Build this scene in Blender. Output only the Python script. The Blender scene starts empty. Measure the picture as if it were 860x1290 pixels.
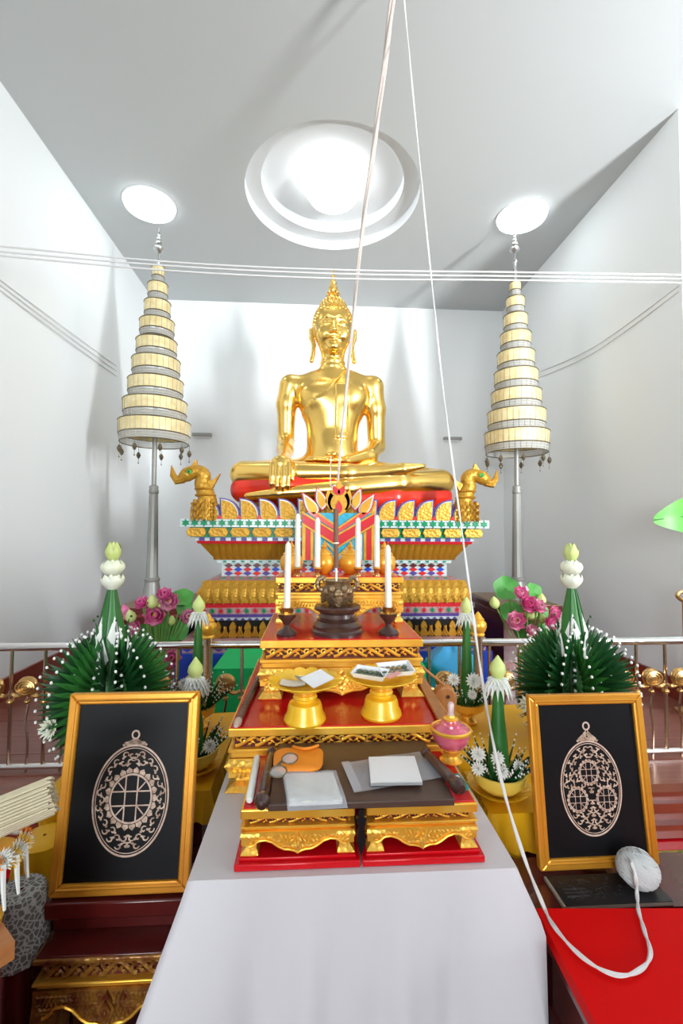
import bpy, math, random
import numpy as np
from mathutils import Matrix, Vector, Euler

random.seed(7)
SC = bpy.context.scene
COL = SC.collection
R_ = math.radians
PI = math.pi

# ------------------------------------------------------------------ camera, world, light, exposure
EYE = Vector((0, 0, 1.5))
FPX = 573.0
cam_rot = Matrix.Rotation(R_(-3.4), 3, 'Z') @ Matrix.Rotation(R_(92.1), 3, 'X') @ Matrix.Rotation(R_(0.3), 3, 'Z')
cd = bpy.data.cameras.new('camera')
cam = bpy.data.objects.new('camera', cd)
COL.objects.link(cam)
cd.sensor_fit = 'VERTICAL'
cd.sensor_height = 36.0
cd.lens = FPX / 1290 * 36
cd.clip_start = 0.02
cam.matrix_world = Matrix.Translation(EYE) @ cam_rot.to_4x4()
SC.camera = cam

vs = SC.view_settings
SC.display_settings.display_device = 'sRGB'
vs.view_transform = 'Standard'
vs.look = 'None'
vs.gamma = 1
vs.use_curve_mapping = False
vs.exposure = 1.02

world = bpy.data.worlds.new('hall_daylight')
SC.world = world
world.use_nodes = True
bg = world.node_tree.nodes['Background']
bg.inputs[0].default_value = (0.90, 0.96, 1.0, 1)
bg.inputs[1].default_value = 0.6


def area_light(name, loc, target, sx, sy, power, color):
    l = bpy.data.lights.new(name, 'AREA')
    l.shape = 'RECTANGLE'
    l.size, l.size_y = sx, sy
    l.energy = power
    l.color = color
    o = bpy.data.objects.new(name, l)
    COL.objects.link(o)
    o.location = loc
    o.rotation_euler = (Vector(target) - Vector(loc)).to_track_quat('-Z', 'Y').to_euler()
    return o


# unseen area lights: slanted hall daylight that throws the ceiling shadow, and
# a wide fill added behind the camera; frames around both are added too
dl = area_light('narrow_hall_daylight', (4.12, -1.1, 2.6), (1.5, 4.5, 4.0), 0.45, 2.2, 95, (0.95, 0.98, 1.0))
dl.data.spread = R_(100)
area_light('wide_fill_light', (-0.1, -5.97, 2.1), (0.9, 0.0, 2.0), 4.0, 2.6, 262, (0.90, 0.97, 1.0))


# ------------------------------------------------------------------ pixel (860x1290 frame) -> world helpers
def ray(x, y):
    return cam_rot @ Vector(((x - 430) / FPX, (645 - y) / FPX, -1))


def P(x, y, Y):
    d = ray(x, y)
    return EYE + d * (Y / d.y)


def G(x, y, Z):
    d = ray(x, y)
    return EYE + d * ((Z - EYE.z) / d.z)


# ------------------------------------------------------------------ materials
MATS = {}


def mat(name, col, rough=0.5, metal=0.0, bump=0.0, bscale=60.0, btype='noise', col2=None, cscale=8.0, coat=0.0,
        emit=None, alpha=1.0, trans=0.0, spec=0.5, stretch=None, sheen=0.0):
    m = bpy.data.materials.new(name)
    m.use_nodes = True
    nt = m.node_tree
    b = nt.nodes['Principled BSDF']
    b.inputs['Base Color'].default_value = (*col, 1)
    b.inputs['Roughness'].default_value = rough
    b.inputs['Metallic'].default_value = metal
    b.inputs['Coat Weight'].default_value = coat
    b.inputs['Coat Roughness'].default_value = 0.08
    b.inputs['Alpha'].default_value = alpha
    b.inputs['Transmission Weight'].default_value = trans
    b.inputs['Specular IOR Level'].default_value = spec
    b.inputs['Sheen Weight'].default_value = sheen
    if emit:
        b.inputs['Emission Color'].default_value = (*emit[0], 1)
        b.inputs['Emission Strength'].default_value = emit[1]
    tc = nt.nodes.new('ShaderNodeTexCoord')
    src = tc.outputs['Object']
    if stretch:
        mp = nt.nodes.new('ShaderNodeMapping')
        mp.inputs['Scale'].default_value = stretch
        nt.links.new(src, mp.inputs['Vector'])
        src = mp.outputs['Vector']
    if col2:
        n = nt.nodes.new('ShaderNodeTexNoise')
        n.inputs['Scale'].default_value = cscale
        n.inputs['Detail'].default_value = 5
        nt.links.new(src, n.inputs['Vector'])
        r = nt.nodes.new('ShaderNodeValToRGB')
        r.color_ramp.elements[0].position = 0.35
        r.color_ramp.elements[1].position = 0.65
        r.color_ramp.elements[0].color = (*col, 1)
        r.color_ramp.elements[1].color = (*col2, 1)
        nt.links.new(n.outputs['Fac'], r.inputs['Fac'])
        nt.links.new(r.outputs['Color'], b.inputs['Base Color'])
    if bump:
        if btype == 'voronoi':
            n = nt.nodes.new('ShaderNodeTexVoronoi')
            n.inputs['Scale'].default_value = bscale
            out = n.outputs['Distance']
        elif btype == 'wave':
            n = nt.nodes.new('ShaderNodeTexWave')
            n.inputs['Scale'].default_value = bscale
            n.inputs['Distortion'].default_value = 2
            out = n.outputs['Fac']
        else:
            n = nt.nodes.new('ShaderNodeTexNoise')
            n.inputs['Scale'].default_value = bscale
            n.inputs['Detail'].default_value = 4
            out = n.outputs['Fac']
        nt.links.new(src, n.inputs['Vector'])
        bp = nt.nodes.new('ShaderNodeBump')
        bp.inputs['Strength'].default_value = bump
        bp.inputs['Distance'].default_value = 0.004
        nt.links.new(out, bp.inputs['Height'])
        nt.links.new(bp.outputs['Normal'], b.inputs['Normal'])
    MATS[name] = m
    return m


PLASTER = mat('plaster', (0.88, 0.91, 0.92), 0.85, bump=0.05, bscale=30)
CEILPLASTER = mat('shaded_ceiling_plaster', (0.56, 0.585, 0.59), 0.85)  # greyed below the recess paint; ceiling shade put into the colour
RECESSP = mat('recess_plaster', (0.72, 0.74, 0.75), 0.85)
GOLD = mat('polished_gold', (1.0, 0.66, 0.18), 0.24, 1.0, bump=0.03, bscale=14)
GOLDC = mat('carved_gold', (1.0, 0.60, 0.10), 0.34, 0.65, bump=0.7, bscale=70, btype='voronoi')
GOLDF = mat('fine_gold_relief', (0.52, 0.27, 0.025), 0.42, 0.45, bump=0.9, bscale=45, btype='voronoi')
GOLDQ = mat('pedestal_gold', (0.58, 0.29, 0.025), 0.4, 0.5, bump=0.25, bscale=60, col2=(0.48, 0.21, 0.015), cscale=16)
GOLDP = mat('gold_leaf_paint', (1.0, 0.60, 0.09), 0.33, 0.6, bump=0.08, bscale=30, col2=(0.95, 0.47, 0.045), cscale=14)
GOLDFRAME = mat('gold_frame_paint', (0.75, 0.34, 0.03), 0.32, 0.45, bump=0.06, bscale=50, col2=(0.62, 0.24, 0.02), cscale=5)
BRASS = mat('old_brass', (0.62, 0.38, 0.14), 0.3, 0.95, bump=0.2, bscale=60)
BRONZE = mat('dark_bronze', (0.30, 0.20, 0.11), 0.42, 0.7, bump=0.6, bscale=90, btype='voronoi')
RED = mat('red_lacquer', (0.60, 0.004, 0.010), 0.2, 0, coat=0.2, spec=0.3, bump=0.02, bscale=20)
REDCLOTH = mat('red_table_felt', (0.72, 0.002, 0.002), 0.6, 0, bump=0.03, bscale=200, spec=0.1)
REDPAINT = mat('red_paint', (0.72, 0.025, 0.01), 0.3, 0.0, coat=0.3)
REDSEAT = mat('red_seat_paint', (0.78, 0.03, 0.01), 0.3, 0.1, coat=0.3)
MAROON = mat('maroon_lacquer_wood', (0.12, 0.012, 0.010), 0.25, 0, coat=0.3, col2=(0.075, 0.008, 0.007), cscale=6)
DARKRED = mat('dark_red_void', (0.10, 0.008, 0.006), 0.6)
MAHOG = mat('mahogany_boards', (0.26, 0.085, 0.055), 0.32, 0, col2=(0.20, 0.06, 0.04), cscale=3, stretch=(1, 12, 1), coat=0.2)
MAHOGTRIM = mat('mahogany_trim', (0.24, 0.035, 0.02), 0.3, 0, coat=0.3)
DARKWOOD = mat('dark_turned_wood', (0.075, 0.032, 0.024), 0.3, 0, col2=(0.045, 0.02, 0.016), cscale=9, coat=0.3)
BOARD = mat('dark_brown_board', (0.085, 0.045, 0.032), 0.4, 0, col2=(0.065, 0.034, 0.025), cscale=5, stretch=(1, 8, 1))
ORANGEWOOD = mat('orange_pine', (0.50, 0.20, 0.06), 0.4, 0, col2=(0.36, 0.13, 0.04), cscale=6, stretch=(1, 6, 6))
REDWOODSIDE = mat('red_brown_paint', (0.25, 0.02, 0.01), 0.4)
WHITECLOTH = mat('white_polyester_cloth', (0.66, 0.635, 0.665), 0.62, 0, bump=0.06, bscale=300, sheen=0.2)
YELLOWCLOTH = mat('golden_satin_cloth', (0.80, 0.41, 0.008), 0.42, 0, bump=0.2, bscale=12, spec=0.3)
GREENCLOTH = mat('bright_green_cloth', (0.0, 0.52, 0.14), 0.7, 0, bump=0.05, bscale=30)
BLUECLOTH = mat('sky_blue_cloth', (0.05, 0.38, 0.70), 0.4, 0, bump=0.4, bscale=18)
STEEL = mat('polished_steel', (0.80, 0.78, 0.76), 0.14, 1.0)
BRASSTEEL = mat('warm_steel', (0.62, 0.48, 0.36), 0.2, 1.0)
GREYPAINT = mat('grey_painted_metal', (0.33, 0.33, 0.31), 0.45, 0.35)
SILVER = mat('dull_silver', (0.45, 0.46, 0.45), 0.3, 0.9)
RATTAN = mat('pale_gold_band', (0.86, 0.74, 0.42), 0.5, 0.25, bump=0.6, bscale=70, col2=(0.76, 0.60, 0.28), cscale=18)
DARKTRIM = mat('dark_metal_trim', (0.20, 0.17, 0.11), 0.45, 0.7)
LEAFD = mat('dark_banana_leaf', (0.007, 0.055, 0.014), 0.36, 0, col2=(0.012, 0.09, 0.020), cscale=5)
LEAFM = mat('green_banana_leaf', (0.020, 0.14, 0.022), 0.4, 0, col2=(0.035, 0.19, 0.032), cscale=7)
LEAFB = mat('bright_leaf', (0.13, 0.45, 0.05), 0.45, 0, col2=(0.08, 0.34, 0.05), cscale=5)
LOTUSLEAF = mat('lotus_leaf', (0.05, 0.27, 0.035), 0.5, 0, col2=(0.09, 0.36, 0.06), cscale=9)
STEM = mat('flower_stem', (0.16, 0.30, 0.06), 0.5)
PINK = mat('pink_petal', (0.72, 0.07, 0.30), 0.5, 0, col2=(0.90, 0.32, 0.52), cscale=16)
PINKPALE = mat('pale_pink_petal', (0.88, 0.45, 0.58), 0.5, 0, col2=(0.80, 0.18, 0.40), cscale=14)
WHITEPETAL = mat('white_petal', (0.86, 0.87, 0.82), 0.55)
CREAMPETAL = mat('cream_lotus_petal', (0.82, 0.86, 0.62), 0.5, 0, col2=(0.88, 0.90, 0.80), cscale=10)
LIME = mat('lime_lotus_bud', (0.52, 0.64, 0.16), 0.5, 0, col2=(0.66, 0.74, 0.30), cscale=8)
YELLOWPOD = mat('yellow_pod', (0.9, 0.55, 0.06), 0.6)
PEARL = mat('white_bead', (0.92, 0.92, 0.88), 0.35)
YELLOWDISH = mat('yellow_glazed_dish', (0.95, 0.56, 0.02), 0.3, 0.15, coat=0.4)
YELLOWBOWL = mat('yellow_plastic_bowl', (0.90, 0.66, 0.10), 0.35)
WAX = mat('white_wax', (0.90, 0.87, 0.76), 0.4)
PAPER = mat('white_paper', (0.86, 0.86, 0.87), 0.6)
PLASTIC = mat('milky_plastic', (0.78, 0.80, 0.76), 0.2, coat=0.5, bump=0.25, bscale=14)
CLEARBAG = mat('clear_plastic_film', (0.86, 0.90, 0.97), 0.14, alpha=0.36, coat=0.4, bump=0.35, bscale=16)
ORANGECLOTH = mat('orange_cloth', (0.86, 0.26, 0.01), 0.6, bump=0.15, bscale=25)
ORANGEPOT = mat('orange_gold_pot', (0.88, 0.40, 0.03), 0.32, 0.35, coat=0.3)
BLACKPRINT = mat('black_print', (0.005, 0.005, 0.006), 0.42, spec=0.18)
BLACK = mat('black_lacquer', (0.008, 0.007, 0.008), 0.3)
INKROSE = mat('rose_bronze_ink', (0.50, 0.33, 0.25), 0.5, col2=(0.68, 0.52, 0.42), cscale=60)
INKPALE = mat('pale_bronze_ink', (0.68, 0.52, 0.40), 0.5, col2=(0.36, 0.22, 0.15), cscale=90)
SLATE = mat('black_engraved_slate', (0.010, 0.010, 0.012), 0.35)
ENGRAVE = mat('grey_engraving', (0.055, 0.055, 0.060), 0.5)
BEIGEEDGE = mat('beige_slab_edge', (0.34, 0.30, 0.24), 0.6)
YARN = mat('white_cotton_yarn', (0.56, 0.58, 0.58), 0.9, bump=0.3, bscale=120)
THREAD = mat('white_thread', (0.70, 0.69, 0.68), 0.9)
CORD = mat('twisted_grey_cord', (0.62, 0.55, 0.50), 0.9, bump=0.5, bscale=160)
TEALT = mat('teal_box_print', (0.01, 0.22, 0.17), 0.35)
GLASSPINK = mat('pink_enamel', (0.62, 0.07, 0.15), 0.15, 0.2, coat=0.6, col2=(0.74, 0.18, 0.24), cscale=20)
TWINE = mat('bamboo_stick', (0.68, 0.60, 0.42), 0.7, col2=(0.58, 0.49, 0.32), cscale=20)
LACE = mat('grey_white_lace', (0.50, 0.49, 0.46), 0.8)
PURPLE = mat('purple_mosaic', (0.10, 0.055, 0.26), 0.3, spec=0.25)
GREEN = mat('green_mosaic', (0.0, 0.23, 0.09), 0.3, spec=0.25)
WHITEM = mat('white_mosaic', (0.60, 0.64, 0.64), 0.2, col2=(0.46, 0.56, 0.56), cscale=30)
BLUEM = mat('blue_mosaic', (0.02, 0.06, 0.46), 0.3, spec=0.25)
REDM = mat('red_mosaic', (0.58, 0.02, 0.03), 0.3, spec=0.25)
CYANM = mat('turquoise_mosaic', (0.02, 0.30, 0.46), 0.3, spec=0.25, col2=(0.04, 0.42, 0.56), cscale=40)
PINKM = mat('pink_mosaic', (0.42, 0.20, 0.20), 0.3, col2=(0.52, 0.33, 0.33), cscale=40)
AMULETG = mat('green_amulet', (0.10, 0.13, 0.075), 0.4, bump=0.6, bscale=200)
AMULETB = mat('brown_amulet', (0.28, 0.20, 0.09), 0.4, bump=0.6, bscale=200)
WOODMED = mat('honey_wood', (0.50, 0.21, 0.06), 0.42, col2=(0.42, 0.16, 0.045), cscale=5, stretch=(8, 8, 1))
LENS = mat('spectacle_lens', (0.80, 0.78, 0.76), 0.08, alpha=0.35)
CARPET = mat('red_carpet', (0.10, 0.006, 0.008), 0.95, bump=0.3, bscale=300)
LAMPGLOW = mat('lamp_glow', (1, 1, 1), 0.5, emit=((0.92, 0.97, 1.0), 2.6))
DOWNLIGHT = mat('ceiling_light_glow', (1, 1, 1), 0.5, emit=((0.90, 0.97, 1.0), 3.2))
EMER = mat('green_glass_eye', (0.08, 0.40, 0.06), 0.15, coat=0.5)
RUGPAT = mat('patterned_border', (0.55, 0.34, 0.06), 0.9, col2=(0.10, 0.20, 0.04), cscale=40)
RUGFIELD = mat('rug_field', (0.30, 0.22, 0.12), 0.95, bump=0.2, bscale=300)
RUGCREAM = mat('rug_cream', (0.62, 0.54, 0.38), 0.95)
RUGBLACK = mat('rug_black', (0.03, 0.028, 0.025), 0.95)
RUGGOLD = mat('rug_gold', (0.58, 0.33, 0.05), 0.95)
PAINTED = mat('painted_panel', (0.55, 0.42, 0.16), 0.5, col2=(0.05, 0.05, 0.03), cscale=12)


# ------------------------------------------------------------------ mesh builder
class MB:
    def __init__(self):
        self.v, self.f, self.m, self.cur = [], [], [], 0

    def add(self, verts, faces, M=None):
        o = len(self.v)
        if M is not None:
            verts = [M @ Vector(p) for p in verts]
        self.v += [tuple(p) for p in verts]
        self.f += [tuple(i + o for i in f) for f in faces]
        self.m += [self.cur] * len(faces)
        return self

    def mi(self, i):
        self.cur = i
        return self

    def box(self, c, s, M=None, taper=1.0):
        x, y, z = s[0] / 2, s[1] / 2, s[2] / 2
        t = taper
        vs_ = [(-x * t, -y * t, -z), (x * t, -y * t, -z), (x * t, y * t, -z), (-x * t, y * t, -z),
               (-x, -y, z), (x, -y, z), (x, y, z), (-x, y, z)]
        vs_ = [(a + c[0], b + c[1], d + c[2]) for a, b, d in vs_]
        return self.add(vs_, [(3, 2, 1, 0), (4, 5, 6, 7), (0, 1, 5, 4), (1, 2, 6, 5), (2, 3, 7, 6), (3, 0, 4, 7)], M)

    def lathe(self, prof, n=24, c=(0, 0, 0), M=None, sy=1.0, lobes=0, amp=0.0):
        vs_, fs = [], []
        for r, z in prof:
            for i in range(n):
                a = 2 * PI * i / n
                rr = r * (1 + (amp * math.cos(lobes * a) if lobes else 0))
                vs_.append((c[0] + rr * math.cos(a), c[1] + rr * sy * math.sin(a), c[2] + z))
        for j in range(len(prof) - 1):
            for i in range(n):
                k = (i + 1) % n
                fs.append((j * n + i, j * n + k, (j + 1) * n + k, (j + 1) * n + i))
        if prof[0][0] > 1e-5:
            fs.append(tuple(range(n - 1, -1, -1)))
        if prof[-1][0] > 1e-5:
            fs.append(tuple((len(prof) - 1) * n + i for i in range(n)))
        return self.add(vs_, fs, M)

    def tube(self, pts, r, n=8, M=None, caps=True):
        pts = [Vector(p) for p in pts]
        rs = r if isinstance(r, (list, tuple)) else [r] * len(pts)
        vs_, fs = [], []
        up = None
        for i, p in enumerate(pts):
            d = (pts[min(i + 1, len(pts) - 1)] - pts[max(i - 1, 0)])
            d = d.normalized() if d.length > 1e-9 else Vector((0, 0, 1))
            if up is None:
                up = Vector((0, 0, 1)) if abs(d.z) < 0.9 else Vector((0, 1, 0))
            s = d.cross(up)
            if s.length < 1e-6:
                s = d.orthogonal()
            s.normalize()
            up = s.cross(d).normalized()
            for k in range(n):
                a = 2 * PI * k / n
                vs_.append(p + (s * math.cos(a) + up * math.sin(a)) * rs[i])
        for i in range(len(pts) - 1):
            for k in range(n):
                l = (k + 1) % n
                fs.append((i * n + k, i * n + l, (i + 1) * n + l, (i + 1) * n + k))
        if caps:
            fs.append(tuple(range(n - 1, -1, -1)))
            fs.append(tuple((len(pts) - 1) * n + k for k in range(n)))
        return self.add(vs_, fs, M)

    def prism(self, outline, y0, y1, M=None):
        """outline in x,z extruded from y0 (front) to y1"""
        n = len(outline)
        vs_ = [(x, y0, z) for x, z in outline] + [(x, y1, z) for x, z in outline]
        fs = [tuple(range(n)), tuple(range(2 * n - 1, n - 1, -1))]
        for i in range(n):
            k = (i + 1) % n
            fs.append((i, i + n, k + n, k))
        return self.add(vs_, fs, M)

    def grid(self, fn, nu, nv, M=None, wrap=False):
        vs_ = [fn(i / (nu if wrap else nu - 1), j / (nv - 1)) for j in range(nv) for i in range(nu)]
        fs = []
        for j in range(nv - 1):
            for i in range(nu if wrap else nu - 1):
                k = (i + 1) % nu
                fs.append((j * nu + i, j * nu + k, (j + 1) * nu + k, (j + 1) * nu + i))
        return self.add(vs_, fs, M)

    def ball(self, c, r, n=8, m=5, M=None):
        rx, ry, rz = r if isinstance(r, (tuple, list)) else (r, r, r)
        vs_ = [(c[0], c[1], c[2] - rz)]
        for j in range(1, m):
            t = -PI / 2 + PI * j / m
            for i in range(n):
                a = 2 * PI * i / n
                vs_.append((c[0] + rx * math.cos(t) * math.cos(a), c[1] + ry * math.cos(t) * math.sin(a), c[2] + rz * math.sin(t)))
        vs_.append((c[0], c[1], c[2] + rz))
        fs = [(0, 1 + (i + 1) % n, 1 + i) for i in range(n)]
        for j in range(m - 2):
            for i in range(n):
                k = (i + 1) % n
                fs.append((1 + j * n + i, 1 + j * n + k, 1 + (j + 1) * n + k, 1 + (j + 1) * n + i))
        t = 1 + (m - 1) * n
        fs += [(1 + (m - 2) * n + i, 1 + (m - 2) * n + (i + 1) % n, t) for i in range(n)]
        return self.add(vs_, fs, M)

    def mesh(self, name, mats, smooth=True, angle=0.7):
        me = bpy.data.meshes.new(name)
        me.from_pydata(self.v, [], self.f)
        for m in (mats if isinstance(mats, (list, tuple)) else [mats]):
            me.materials.append(m)
        if isinstance(mats, (list, tuple)) and len(mats) > 1:
            me.polygons.foreach_set('material_index', self.m)
        if smooth:
            me.polygons.foreach_set('use_smooth', [True] * len(me.polygons))
            me.set_sharp_from_angle(angle=angle)
        me.update()
        return me

    def build(self, name, mats, parent=None, loc=None, rot=None, smooth=True, angle=0.7, label=None, kind=None):
        return link(name, self.mesh(name, mats, smooth, angle), parent, loc, rot, label, kind)


def link(name, me, parent=None, loc=None, rot=None, label=None, kind=None, scale=None):
    o = bpy.data.objects.new(name, me)
    COL.objects.link(o)
    if parent is not None:
        o.parent = parent
    if loc is not None:
        o.location = loc
    if rot is not None:
        o.rotation_euler = rot
    if scale is not None:
        o.scale = scale
    if label:
        o['label'] = label
    if kind:
        o['kind'] = kind
    return o


def thing(name, label, cat, loc=(0, 0, 0), rz=0.0, group=None, rot=None):
    o = bpy.data.objects.new(name, None)
    o.empty_display_size = 0.05
    COL.objects.link(o)
    o.location = loc
    o.rotation_euler = rot if rot is not None else (0, 0, rz)
    return tag(o, label, cat, group)


def tag(o, label, cat, group=None):
    o['label'] = label
    o['category'] = cat
    if group:
        o['group'] = group
    return o


def struct(o):
    o['kind'] = 'structure'
    return o


def bevel(o, w, seg=2):
    m = o.modifiers.new('edge', 'BEVEL')
    m.width = w
    m.segments = seg
    m.limit_method = 'ANGLE'
    m.angle_limit = 0.6
    return o


KIDS = {}


def copy_tree(o, loc=None, rz=None, label=None, scale=None):
    def rec(src, par):
        c = src.copy()
        COL.objects.link(c)
        if par is not None:
            c.parent = par
        for ch in [x for x in src.children]:
            rec(ch, c)
        return c
    c = rec(o, None)
    if loc is not None:
        c.location = loc
    if rz is not None:
        c.rotation_euler = (0, 0, rz)
    if label:
        c['label'] = label
    if scale is not None:
        c.scale = (scale, scale, scale)
    return c


def smooth_path(pts, n=8):
    """Catmull-Rom through pts"""
    pts = [Vector(p) for p in pts]
    out = []
    for i in range(len(pts) - 1):
        p0, p1, p2, p3 = pts[max(i - 1, 0)], pts[i], pts[i + 1], pts[min(i + 2, len(pts) - 1)]
        for k in range(n):
            t = k / n
            out.append(0.5 * ((2 * p1) + (p2 - p0) * t + (2 * p0 - 5 * p1 + 4 * p2 - p3) * t * t + (3 * p1 - p0 - 3 * p2 + p3) * t ** 3))
    out.append(pts[-1])
    return out


def interp(x, tab):
    for (x0, y0), (x1, y1) in zip(tab, tab[1:]):
        if x <= x1:
            t = 0 if x1 == x0 else max(0.0, (x - x0) / (x1 - x0))
            return y0 + (y1 - y0) * t
    return tab[-1][1]


# ------------------------------------------------------------------ the room
XL, XR, YB, ZC, ZP = -2.19, 2.63, 6.17, 4.58, 0.28
YF = 2.17                      # front edge of the raised altar platform
HALL = -6.0
b = MB().box(((XL - 0.1), (HALL + YB) / 2, ZC / 2), (0.2, YB - HALL + 0.4, ZC))
struct(b.build('wall_left', PLASTER))
b = MB().box((0.22, YB + 0.1, ZC / 2), (XR - XL, 0.2, ZC))
struct(b.build('wall_back', PLASTER))
b = MB().box((XR + 0.12, (3.06 + YB + 0.2) / 2, ZC / 2), (0.24, YB + 0.2 - 3.06, ZC))
struct(b.build('wall_right', PLASTER))
b = MB().box((1.5, (HALL + YF) / 2, -0.05), (9, YF - HALL, 0.1))
struct(b.build('floor', CARPET))

# the hall behind the camera, closed by white walls
struct(MB().box((1.1, HALL - 0.1, ZC / 2), (7.0, 0.2, ZC)).build('wall_front', PLASTER))
struct(MB().box((4.45, (HALL + YB) / 2, ZC / 2), (0.2, YB - HALL + 0.4, ZC)).build('wall_east', PLASTER))
struct(MB().box((3.55, YB + 0.1, ZC / 2), (1.6, 0.2, ZC)).build('wall_north', PLASTER))
for k, (c, w_, h_, ax_) in enumerate((((4.33, -1.1, 2.6), 0.6, 2.3, 1), ((-0.1, HALL + 0.02, 2.1), 4.0, 2.6, 0))):  # made-up frames, added around the two unseen area lights
    wf = MB()
    for sx in (-1, 1):
        o1 = sx * (w_ / 2 + 0.06)
        wf.box((c[0] + (0 if ax_ else o1), c[1] + (o1 if ax_ else 0), c[2]), (0.06 if ax_ else 0.12, 0.12 if ax_ else 0.06, h_ + 0.24))
        wf.box((c[0], c[1], c[2] + sx * (h_ / 2 + 0.06)), (0.06 if ax_ else w_, w_ if ax_ else 0.06, 0.12))
    struct(wf.build('added_window_%d' % (k + 1), MAHOGTRIM, smooth=False))

# raised platform: boards across the chamber with a stepped mahogany front
plat = struct(MB().box((1.7, (YF + YB) / 2 + 0.02, ZP / 2 - 0.02), (8.0, YB - YF, ZP - 0.04)).build('trim_1', MAHOGTRIM))
pb = MB().box((0, 0, 0), (0.0, 0, 0))
nb = 18
bd = (YB - YF) / nb
bm_ = MB().box((0, 0, 0), (8.0, bd - 0.004, 0.04)).mesh('board', MAHOG)
for i in range(nb):
    link('board', bm_, plat, (1.7, YF - 0.03 + bd * (i + 0.5), ZP - 0.02 + 0.0006 * (i % 3)))
for z, d, h in ((0.235, 0.012, 0.03), (0.15, 0.028, 0.045), (0.05, 0.045, 0.06)):
    MB().box((1.7, YF - d / 2 + 0.02, z), (8.0, d, h)).build('moulding', MAHOGTRIM, plat)
struct(MB().box((1.7, YF - 0.045, 0.006), (8.0, 0.09, 0.012)).build('trim_2', RED))
# baseboards standing on the platform
struct(MB().box((XL + 0.012, (YF + YB) / 2, ZP + 0.075), (0.024, YB - YF, 0.15)).build('baseboard_left', MAHOGTRIM))
struct(MB().box((XR - 0.012, (3.06 + YB) / 2, ZP + 0.075), (0.024, YB - 3.06, 0.15)).build('baseboard_right', MAHOGTRIM))
struct(MB().box((0.22, YB - 0.012, ZP + 0.075), (XR - XL - 0.05, 0.024, 0.15)).build('baseboard_back', MAHOGTRIM))

# ceiling with a round stepped recess
cc = G(419, 248, ZC)
RC = (0.80, 0.655, 0.315)
X0, X1, Y0, Y1 = XL - 0.2, 8.0, HALL, YB + 0.2
angs = [2 * PI * i / 96 for i in range(96)]
for qx, qy in ((X0, Y0), (X1, Y0), (X1, Y1), (X0, Y1)):
    angs.append(math.atan2(qy - cc.y, qx - cc.x) % (2 * PI))
angs = sorted(set(angs))


def edge_pt(a):
    c_, s_ = math.cos(a), math.sin(a)
    t = min([(X1 - cc.x) / c_ if c_ > 1e-9 else 1e9, (X0 - cc.x) / c_ if c_ < -1e-9 else 1e9,
             (Y1 - cc.y) / s_ if s_ > 1e-9 else 1e9, (Y0 - cc.y) / s_ if s_ < -1e-9 else 1e9])
    return (cc.x + c_ * t, cc.y + s_ * t)


n = len(angs)
v, f = [], []
for a in angs:
    ex, ey = edge_pt(a)
    v += [(ex, ey, ZC), (cc.x + RC[0] * math.cos(a), cc.y + RC[0] * math.sin(a), ZC)]
for i in range(n):
    k = (i + 1) % n
    f.append((2 * i, 2 * i + 1, 2 * k + 1, 2 * k))
cb = MB().add(v, f)
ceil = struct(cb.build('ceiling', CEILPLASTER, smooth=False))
rb_ = MB()
rb_.lathe([(RC[0], 0.0), (RC[0], 0.10), (RC[1], 0.10), (RC[1], 0.21), (RC[2], 0.21), (RC[2], 0.33), (0.0, 0.33)], 96, (cc.x, cc.y, ZC))
rb_.f = [q for q in rb_.f if len(q) <= 4]
rb_.m = [0] * len(rb_.f)
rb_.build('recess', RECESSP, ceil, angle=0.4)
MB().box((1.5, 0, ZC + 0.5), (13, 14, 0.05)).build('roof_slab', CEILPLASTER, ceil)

lc = P(419, 236, cc.y - 0.02)
t = thing('globe_lamp', 'big glowing round globe lamp inside the stepped ceiling recess', 'lamp', (cc.x, cc.y, ZC + 0.33))
MB().lathe([(0.0, -0.44), (0.06, -0.43), (0.13, -0.405), (0.215, -0.345), (0.275, -0.25), (0.28, -0.15), (0.22, -0.05), (0.0, -0.02)], 40).build('globe', LAMPGLOW, t)
MB().lathe([(0.2, -0.02), (0.2, 0.0)], 32).build('mount', GREYPAINT, t)
for px, py, lab in ((188.5, 257, 'round glowing ceiling light above the umbrella by the plain left wall'),
                    (657, 272, 'round glowing ceiling light beside the ceiling shadow on the right')):
    c_ = G(px, py, ZC)
    t = thing('ceiling_light', lab, 'ceiling light', c_, group='round ceiling lights')
    MB().lathe([(0.245, 0.0), (0.24, -0.012), (0.232, -0.012)], 48).build('rim', RECESSP, t)
    MB().lathe([(0.234, -0.010), (0.225, -0.035), (0.15, -0.06), (0.0, -0.07)], 48).build('diffuser', DOWNLIGHT, t)

# two small ledges on the back wall
for (px, py, lab) in ((255, 548, 'small grey wall ledge between the left umbrella and the statue'), (569, 553, 'small grey wall ledge between the statue and the right umbrella')):
    c_ = P(px, py, YB)
    t = thing('wall_ledge', lab, 'ledge', (c_.x, YB, c_.z), group='small ledges on the back wall')
    MB().box((0, -0.03, 0), (0.25, 0.06, 0.035)).build('shelf', GREYPAINT, t)
    MB().box((0, -0.012, -0.03), (0.21, 0.024, 0.03)).build('bracket', PLASTER, t)


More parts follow.
